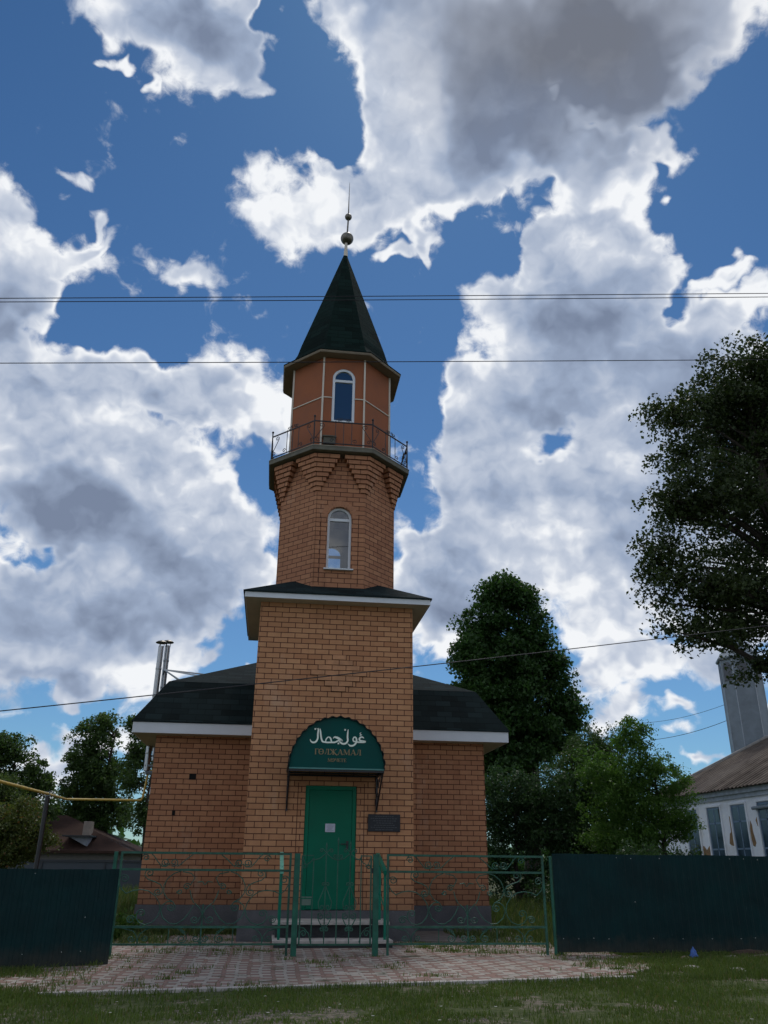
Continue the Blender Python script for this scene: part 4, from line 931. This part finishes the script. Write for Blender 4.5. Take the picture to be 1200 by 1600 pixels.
# ragged grass along and under the two sheet fences and over the ends of the paving
Xa, Ya = scatter(52000, 2.9, 9.0, -4.8, -1.95, lambda x, y: fbm(x*2.4, y*3.2, 12)+.9*(x-3.0)/1.6-.35 > .55*rng.normal(size=len(x))*.5+.25)
Xb, Yb = scatter(52000, -6.8, -3.0, -6.0, -2.4, lambda x, y: (fbm(x*2.6, y*3.4, 13)+.9*(-3.0-x)-.55 > .30*rng.normal(size=len(x))+.10))
X, Y = np.concatenate([Xa, Xb]), np.concatenate([Ya, Yb]); H = .045+.075*rng.uniform(0, 1, len(X))**2
grass('grass', rng, X, Y, H, G1, 'ragged grass creeping over the paving ends beside the sheet fences', .0045, .0)
# tufts in the joints of the paving
tx, ty = [], []
for k in range(430):
    x = rng.uniform(-3.3, 3.5); y = rng.uniform(-5.4, -.4) if x > -1.4 else rng.uniform(-5.4, 1.7)
    pr = .10+.5*max(0, (-1.2-x)/2)+.35*max(0, (x-1.9)/1.4)+.55*(y > -2.2)*(abs(x) > 1.1)
    if -1.1 < x < 1.2 and y > -1.3 or y < pave_front(x)+.02 or rng.uniform() > pr: continue
    n = int(rng.uniform(10, 60)); s = rng.uniform(.03, .13); tx.append(x+rng.normal(size=n)*s*1.5); ty.append(y+rng.normal(size=n)*s*.8)
X, Y = np.concatenate(tx), np.concatenate(ty); k = ~((np.abs(X) < 1.0) & (Y > -1.15)) & ~((Y > -.05) & (np.abs(X) < 1.5)) & (Y < 2.15)
X, Y = X[k], Y[k]
grass('grass_tufts', rng, X, Y, .025+.05*rng.uniform(0, 1, len(X))**2, G1, 'small grass tufts sprouting between the red and white pavers', .0045, .02)
# weeds along the foot of the left wall and right of the steps
X = np.concatenate([rng.uniform(-3.3, -1.5, 2600), rng.uniform(-3.35, -2.6, 1500), rng.uniform(2.3, 3.9, 2600)]); Y = np.concatenate([rng.normal(1.6, .28, 2600), rng.normal(.6, .6, 1500), rng.normal(.6, .8, 2600)])
k = (Y < 2.15) & ~((X > -1.5) & (X < 1.5)); X, Y = X[k], Y[k]
k = fbm(X*4, Y*4, 21) > -.2; X, Y = X[k], Y[k]
grass('weeds', rng, X, Y, .05+.13*rng.uniform(0, 1, len(X))**2, G2, 'green weeds along the foot of the mosque plinth', .008, .02, cat='weeds')
# long grass of the yards
Xa, Ya = scatter(42000, 3.5, 15, -1.9, 14, lambda x, y: rng.uniform(size=len(x)) < np.clip(1.25-(y+2)/18, .25, 1)); Xb, Yb = scatter(42000, -13, -3.5, -1.9, 20, lambda x, y: rng.uniform(size=len(x)) < np.clip(1.2-(y+2)/24, .3, 1))
X, Y = np.concatenate([Xa, Xb]), np.concatenate([Ya, Yb]); H = .16+.40*rng.uniform(0, 1, len(X))**1.5
grass('tall_grass', rng, X, Y, H*np.clip(.5+.25*(Y+1.9), .5, 1), G2, 'tall seeding grass in the yards on both sides of the mosque', .011, 0.0, .5)
# leafy plants by the left fence gap and dandelion-like flowers
P = np.concatenate([np.stack([rng.normal(cx, .16, 260), rng.normal(cy, .13, 260), np.abs(rng.normal(.16, .09, 260))], 1) for cx, cy in ((-3.78,.6),(-3.5,1.0),(-4.1,1.1),(-3.62,1.6),(-4.3,.3))])
V, F = leaves(P, .085, rng); tag(quick_mesh('leafy_weeds', V, F, leaf_mat('weed_leaf', (.035,.085,.012), (.085,.16,.028), .35)), 'bright green broad-leaved weeds at the left corner of the mosque', 'weeds', kind='stuff')
mb = MB(); random.seed(12)
for k in range(46):
    x = random.uniform(-5.0, 4.6); y = random.uniform(-7.6, -5.3) if k % 4 else random.uniform(-4.6, -3.6)+0*x
    if k % 4 == 0: x = random.uniform(3.9, 6.5)
    if y > pave_front(x)-.1 and x < 3.6: continue
    z = random.uniform(.04, .075); r = random.uniform(.006, .011)
    for j in range(6):
        a = j*math.pi/3+k; mb.add([(x,y,z),(x+r*math.cos(a-.35),y+r*math.sin(a-.35),z+.002),(x+r*1.7*math.cos(a),y+r*1.7*math.sin(a),z+.001),(x+r*math.cos(a+.35),y+r*math.sin(a+.35),z+.002)], [(0,1,2,3)])
tag(mb.build('wild_flowers', plain('white_petals', (.62,.62,.58), .8, var=.05)), 'tiny white wild flowers dotted through the verge grass', 'flowers', kind='stuff')
# gravel on the bare patches
mb = MB(); random.seed(4)
for (cx, cy, sx, sy, n) in ((-1.15,-6.75,.75,.20,260),(-.9,-7.2,.9,.22,260),(-3.0,-6.9,.5,.2,90),(.6,-7.2,.6,.2,120),(-4.0,-4.1,.8,.5,120),(4.2,-3.6,.8,.5,110)):
    for k in range(n):
        x, y = random.gauss(cx, sx*.6), random.gauss(cy, sy*.6); r = random.uniform(.004, .014); a = random.uniform(0, 3)
        ring = [(x+r*random.uniform(.7,1.2)*math.cos(a+j*1.26), y+r*random.uniform(.7,1.2)*math.sin(a+j*1.26)) for j in range(5)]
        mb.prism([(p[0], p[1], -.002) for p in ring], [(x+(p[0]-x)*.6, y+(p[1]-y)*.6, r*.8) for p in ring])
tag(mb.build('gravel', plain('gravel_stone', (.22,.19,.165), .9, var=.5, scale=60)), 'pale gravel on bare patches of the verge', 'gravel', kind='stuff')

# ------------------------------------------------------------------ litter by the right fence
def rock(name, x, y, sx, sy, sz, mat, label, cat, seed, group=None, rot=0):
    bm = bmesh.new(); bmesh.ops.create_icosphere(bm, subdivisions=3, radius=1); r = random.Random(seed); ph = [r.uniform(0, 6) for _ in range(6)]
    me = bpy.data.meshes.new(name)
    for v in bm.verts:
        c = v.co; k = 1+.16*math.sin(c.x*2.7+ph[0])+.13*math.sin(c.y*3.3+ph[1])+.1*math.sin(c.z*4+ph[2])+.06*math.sin(c.x*7+ph[3])*math.sin(c.y*8+ph[4]); v.co = Vector((c.x*sx*k, c.y*sy*k, max(c.z, -.35)*sz*k))
    bm.to_mesh(me); bm.free(); o = bpy.data.objects.new(name, me); COL.objects.link(o); me.materials.append(mat); o.location = (x, y, sz*.3); o.rotation_euler.z = rot
    for p in me.polygons: p.use_smooth = False
    return tag(o, label, cat, group)
BLUE = plain('blue_plastic', (.03,.10,.36), .4, var=.3, scale=20)
bm = bmesh.new(); bmesh.ops.create_grid(bm, x_segments=16, y_segments=16, size=.5); me = bpy.data.meshes.new('plastic_bag')
for v in bm.verts:
    x, y = v.co.x, v.co.y; r2 = x*x+y*y; v.co = Vector((x*.13*(1-.5*r2), y*.10, .015+.13*math.exp(-r2*7)+.018*math.sin(x*19+y*7)*math.sin(y*17)+.0))
bm.to_mesh(me); bm.free(); me.materials.append(BLUE); o = bpy.data.objects.new('plastic_bag', me); COL.objects.link(o); o.location = (5.0, -2.75, .02); tag(o, 'crumpled bright blue plastic bag in the grass below the right fence', 'litter')
o.modifiers.new('solid', 'SOLIDIFY').thickness = .002
BRK = plain('broken_brick', (.26,.19,.15), .9, var=.3, scale=20, bump=.004); PLK = plain('weathered_board', (.24,.20,.16), .9, var=.35, scale=14)
rock('brick_chunk', 4.83, -2.83, .09, .06, .045, BRK, 'pale brick chunk touching the blue plastic bag', 'rubble', 1)
rock('stone', 5.62, -2.62, .11, .06, .04, plain('pale_stone', (.36,.33,.28), .9, var=.2), 'whitish flat stone left of the old board under the right fence', 'stone', 2)
mb = MB(); mb.prism([(5.75,-2.62,.0),(6.38,-2.50,.0),(6.39,-2.57,.0),(5.77,-2.70,.0)], [(5.75,-2.61,.03),(6.38,-2.50,.07),(6.39,-2.56,.068),(5.77,-2.69,.03)]); tag(mb.build('board', PLK, bevel=.003), 'weathered grey-brown board lying under the right fence', 'board')
rock('paver_fragment', 4.45, -3.72, .17, .10, .03, CONC, 'flat grey paver fragment half sunk in grass, nearest the paving', 'rubble', 3)
rock('paver_fragment', 4.95, -4.0, .14, .09, .028, CONC, 'small light concrete fragment furthest right in the verge grass', 'rubble', 4)
rock('earth_clod', 6.05, -2.38, .32, .10, .09, plain('brown_earth', (.055,.035,.024), .95, var=.4, scale=12, bump=.02), 'heap of dark brown earth at the foot of the right fence', 'earth', 6)

# ------------------------------------------------------------------ gas pipe on its post
gp = thing('gas_pipe', (-5.02, 1.0, 0), 'yellow gas pipe on a black post, running from the left edge to the mosque wall', 'pipe')
mb = MB(); mb.tube([(-5.2,-12,2.33),(-5.10,-6,2.30),(-4.98,-2,2.26),(-5.02,1.0,2.30),(-5.34,3.9,2.39),(-5.30,4.0,2.40),(-3.88,4.0,2.405)], .024, 10)
mb.tube([(-3.88,4.0,2.405),(-3.82,4.0,2.41),(-3.79,4.0,2.47),(-3.76,4.0,2.75),(-3.74,4.0,3.0)], .022, 10); mb.tube([(-3.74,4.0,3.0),(-3.58,4.0,3.05)], .022, 8); mb.build('pipe', YEL, gp, smooth=True)
mb = MB(); mb.tube([(-5.02,1.0,-.1),(-5.02,1.0,2.27)], .04, 14); mb.build('post', BLACKM, gp, smooth=True)
mb = MB(); mb.box(-5.06,-4.98,.96,1.04,2.262,2.28); mb.tube([(-5.055,1.0,2.27),(-5.05,1.0,2.34),(-5.0,1.0,2.345),(-4.985,1.0,2.27)], .007, 6); mb.build('clamp', GALV, gp)

# ------------------------------------------------------------------ overhead lines
def sag(p, q, s, n=40): p, q = Vector(p), Vector(q); return [p.lerp(q, k/n)-Vector((0, 0, 4*s*(k/n)*(1-k/n))) for k in range(n+1)]
def wire(px, y, label, s=.25, r=.009, ext=14):
    a, b = at(*px[0], y), at(*px[1], y); d = (b-a); p, q = a-d*(ext/d.length), b+d*(ext/d.length)
    mb = MB(); mb.tube(sag(p, q, s, 60), r, 5); return tag(mb.build('power_line', WIRE), label, 'cable', 'overhead power lines across the sky')
wire(((0,461),(1200,454)), -4, 'upper cable of the close pair crossing the sky in front of the spire', .07, .007)
wire(((0,466),(1200,459)), -4, 'lower cable of the close pair crossing the sky in front of the spire', .08, .007)
wire(((0,561),(1090,557)), -4, 'single cable crossing the sky just below the spire roof', .08, .007)
mb = MB(); a, b = at(0, 1093, -3.5), at(1010, 985, -2.0); d = b-a; mb.tube(sag(a-d*1.0, b+d*1.2, .18, 60), .008, 5); tag(mb.build('service_cable', WIRE), 'low slanting cable crossing in front of the brick tower lozenge', 'cable')
mb = MB(); mb.tube(sag(at(985,1158,40), at(1140,1124,30), .3), .016, 5); tag(mb.build('distant_cable', WIRE), 'lower faint cable beside the grey tower', 'cable')
mb = MB(); mb.tube(sag(at(985,1130,40), at(1140,1098,30), .3), .012, 5); tag(mb.build('distant_cable', WIRE), 'upper faint cable beside the grey tower', 'cable')

# ------------------------------------------------------------------ old white building on the right
WX = 16.6
def wy(X, Y): return atx(1060+X/8.57, 1200+Y/8.57, WX)
def ww_mat():
    m = MT('whitewashed_wall'); v = m.obj(); a = m.noise(v, .7, 5, .6); b = m.noise(v, 5, 6, .7)
    c = m.mix(m.mr(b, .3, .75), (.88,.91,.97), (.72,.78,.88)); c = m.mix(m.mr(a, .52, .70, 0, .55), c, (.42,.38,.30))
    return m.fin(c, .9, m.bump(b, .02), spec=.2)
WW = ww_mat()
wb = thing('white_building', (WX+4.5, 12, 0), 'long old whitewashed building with peeling plaster and rusty roof behind the right fence', 'building')
mb = MB(); mb.box(WX, WX+9, -1.0, 23.0, -.2, 3.92)
wins = []
for TL, BR, d in (((400,540),(628,1175),1),((720,500),(1010,1185),1)):
    y1 = wy(*TL).y; z1 = wy(*TL).z; y0 = wy(*BR).y; wins.append((y0, y1, z1))
wp = mb.build('wall', WW, wb)
pitch_y = wins[0][1]-wins[1][1]
WD = plain('window_blue_grey', (.12,.19,.30), .5, var=.2); PATCH = plain('bare_brick_patch', (.27,.17,.085), .95, var=.35, scale=9, bump=.01); GW = plain('old_glass', (.022,.045,.085), .12, var=.4, scale=1.5)
w0 = (wins[0][0]+wins[0][1])/2; ht = wins[0][2]; wdt = max(.75, wins[0][1]-wins[0][0])
for k in range(-1, 5):
    yc = w0-k*pitch_y
    if yc < 0 or yc > 22.5: continue
    fr_ = MB(); y0_, y1_ = yc-.52, yc+.52; zt = ht
    for (a0, a1, b0, b1) in ((y0_,y0_+.07,.7,zt),(y1_-.07,y1_,.7,zt),(y0_+.07,y1_-.07,zt-.07,zt),(y0_+.07,y1_-.07,1.78,1.84),(y0_+.07,y1_-.07,zt-.62,zt-.56),(yc-.03,yc+.03,.7,zt-.07)): fr_.box(WX-.012, WX+.02, a0, a1, b0, b1)
    f = fr_.build('window', WD, wb); q = MB(); q.box(WX-.006, WX+.02, y0_+.07, y1_-.07, .7, zt-.07); q.build('pane', GW, f)
    q = MB(); q.box(WX-.05, WX-.001, y1_+.002, y1_+.09, .55, zt+.02); q.box(WX-.05, WX-.001, y0_-.09, y0_-.002, .55, zt+.02); q.box(WX-.06, WX-.001, y0_-.09, y1_+.09, zt+.021, zt+.09); q.build('surround', WW, f)
mb = MB()
def patch(pts):
    P = [wy(*p) for p in pts]; mb = MB(); mb.prism([(WX-.006, p.y, p.z) for p in P], [(WX+.01, p.y, p.z) for p in P]); mb.build('peeling_patch', PATCH, wp)
for pts in ([(800,235),(850,245),(890,285),(888,325),(850,335),(825,290)], [(690,880),(715,850),(745,880),(762,950),(745,1045),(712,1035),(688,1010)], [(676,640),(690,660),(720,800),(722,860),(708,860),(690,740)],
            [(960,700),(985,760),(1000,850),(1045,1000),(1032,1055),(1005,1040),(985,960),(962,850)], [(280,1060),(310,1040),(350,1050),(385,1100),(420,1040),(435,1110),(435,1185),(290,1185)], [(1035,700),(1050,650),(1060,700),(1112,700),(1135,870),(1060,770)], [(525,540),(545,545),(575,700),(600,760),(560,720)]): patch(pts)
mb = MB(); mb.box(WX-.16, WX-.001, -1.1, 23.1, 3.74, 3.92); mb.box(WX-.08, WX-.001, -1.1, 23.1, 3.58, 3.738); mb.build('cornice', plain('cornice_paint', (.36,.42,.50), .9, var=.3, scale=4), wb)
def oldroof():
    m = MT('rusty_slate_roof'); v = m.obj(); a = m.noise(v, 1.3, 6, .65); y = m.n('ShaderNodeSeparateXYZ', {0: v}).outputs[1]
    w_ = m.math('SINE', m.math('MULTIPLY', y, 42.0)); c = m.mix(m.mr(a, .35, .68), (.065,.050,.042), (.14,.115,.095))
    return m.fin(c, .9, m.bump(w_, .02), spec=.2)
OR_ = oldroof()
xr0, xr1, zr0 = WX-.32, WX+4.5, 3.95
zr1 = atx(1200, 1153, xr1).z
mb = MB(); n = 190; ys = np.linspace(-1.6, 23.5, n); lo, hi, hi2 = [], [], []
for i, y in enumerate(ys):
    e = .035*math.sin(y*2*math.pi/.26); k = min(1.0, (23.5-y)/3.2); lo.append((xr0, y, zr0+e)); hi.append((xr0+(xr1-xr0)*k, y, zr0+(zr1-zr0)*k+e*(k > .9)*.4)); 
mb.add(lo+hi+[(p[0], p[1], p[2]-.03) for p in lo], [(i, i+1, n+i+1, n+i) for i in range(n-1)]+[(i, i+1, 2*n+i+1, 2*n+i) for i in range(n-1)])
mb.add([(xr1,-1.6,zr1),(xr1,20.3,zr1),(xr1+4.9,23.5,zr0),(xr1+4.9,-1.6,zr0),(xr0,23.5,zr0)], [(0,1,2,3),(1,4,2)])
mb.build('roof', OR_, wb)
mb = MB(); mb.tube([(xr1,-1.6,zr1+.03),(xr1,20.3,zr1+.03),(xr0+.1,23.5,zr0+.03)], .09, 6); mb.build('ridge_cap', plain('pale_flashing', (.30,.29,.28), .7), wb)
mb = MB(); mb.tube([(WX-.14,wy(1040,540).y,wy(1040,540).z),(WX-.14,wy(1040,540).y-3.5,wy(1040,540).z+.02)], .06, 12); mb.build('pipe', GALV, wb)
# grey metal-clad octagonal turret on its roof
pb = atx(1176, 1160, 21.3); cxx, cyy = pb.x, pb.y+.1
tang = math.atan2(CAM_LOC.y-cyy, CAM_LOC.x-cxx)+.16
def oc(w, z):
    h, c = w/2, w/2*.50; P8 = [(h,-c),(h,c),(c,h),(-c,h),(-h,c),(-h,-c),(-c,-h),(c,-h)]; ca, sa = math.cos(tang), math.sin(tang)
    return [(cxx+a*ca-b*sa, cyy+a*sa+b*ca, z) for a, b in P8]
zb0 = zr1-1.1; ptop = atx(1162, 1030, cxx); zt0 = ptop.z
mb = MB(); mb.rings([oc(1.75, zb0), oc(1.75, zt0)]); tur = mb.build('turret', GALV, wb)
mb = MB(); mb.rings([oc(1.92, zt0), oc(1.98, zt0+.08), oc(1.5, zt0+.42), oc(.55, zt0+.9), oc(.42, zt0+1.3), oc(.05, zt0+3.2)]); mb.build('turret_cap', GALV, tur)
mb = MB(); O8 = oc(1.76, 0)
for c in range(8):
    p, q = Vector(O8[c]), Vector(O8[(c+1) % 8]); t = (q-p).normalized(); m0 = (p+q)/2; nr = Vector((t.y, -t.x, 0))
    ring = [m0+t*u*.21+Vector((0, 0, z)) for u, z in [(-1, zt0-1.05), (1, zt0-1.05)]+[(math.cos(a), zt0-.35+.21*math.sin(a)) for a in np.linspace(0, math.pi, 9)]]
    mb.prism([p_+nr*.012 for p_ in ring], [p_-nr*.01 for p_ in ring])
mb.build('arched_window', plain('louvre_dark', (.10,.11,.13), .6, var=.2), tur)
mb = MB()
for p in O8: mb.bar(Vector(p)+Vector((0,0,zb0)), Vector(p)+Vector((0,0,zt0)), .03)
mb.build('seam', plain('seam_grey', (.36,.40,.45), .5, .4), tur)

# ------------------------------------------------------------------ brown roofed house and grey fence on the left
HYY = 24
def h_(px, py): return at(px, py, HYY)
hx0, hx1 = h_(20, 1330).x, h_(205, 1330).x; he = h_(120, 1329).z; ha = h_(52, 1272).z
house = thing('brown_roofed_house', ((hx0+hx1)/2, HYY+3, 0), 'low old house with brown tin roof and chimney behind the left fence', 'house')
mb = MB(); mb.box(hx0+.5, hx1-.5, HYY+.4, HYY+7, -.5, he-.02); mb.build('wall', plain('pale_house_wall', (.17,.16,.145), .9, var=.2), house)
mb = MB(); rx = h_(60, 1272).x; E_ = rect(hx0-1.5, hx1, HYY, HYY+8, he); mb.add(E_+[(hx0+.5, HYY+4, ha+.15), (rx+.3, HYY+4, ha+.15)]+rect(hx0-1.5, hx1, HYY, HYY+8, he-.1), [(0,1,5,4),(1,2,5),(2,3,4,5),(3,0,4),(0,1,7,6),(1,2,8,7)])
rh = mb.build('roof', plain('brown_tin_roof', (.050,.030,.024), .9, var=.4, scale=1.5, bump=.01, spec=.08), house)
c0 = h_(119, 1300); c1 = h_(133, 1285); mb = MB(); mb.box(c0.x, c1.x, HYY+1.3, HYY+2.0, he, c1.z+.1); mb.build('chimney', plain('chimney_render', (.24,.20,.17), .9, var=.2), rh)
d0, d1, d2 = h_(106, 1307), h_(136, 1307), h_(133, 1322)
mb = MB(); mb.prism([(d0.x,HYY+.2,d0.z),(d1.x,HYY+.2,d1.z),(d2.x,HYY+.2,d2.z)], [(d0.x,HYY+1.6,d0.z),(d1.x,HYY+1.6,d1.z),(d2.x,HYY+1.6,d2.z)]); mb.build('dormer', plain('dormer_white', (.25,.27,.32), .8), rh)
mb = MB(); mb.box(d0.x-.25, d1.x+.15, HYY-.05, HYY+1.9, d0.z, d0.z+.06); mb.build('dormer_roof', BLACKM, rh)
gfn = thing('grey_fence', (-11, 21, 0), 'plain grey sheet fence in front of the brown roofed house', 'fence')
mb = MB(); zt_f = at(150, 1347, 21).z; mb.box(-30, -4.2, 21, 21.03, -.1, zt_f); mb.build('sheet', plain('grey_sheet', (.045,.058,.075), .6, var=.2, scale=3), gfn)
mb = MB(); mb.box(-30, -4.2, 20.96, 21.06, zt_f+.002, zt_f+.08); [mb.box(x, x+.06, 20.95, 20.998, -.1, zt_f) for x in np.arange(-29, -4.5, 2.4)]; mb.build('cap_rail', plain('dark_rail', (.03,.035,.045), .6), gfn)
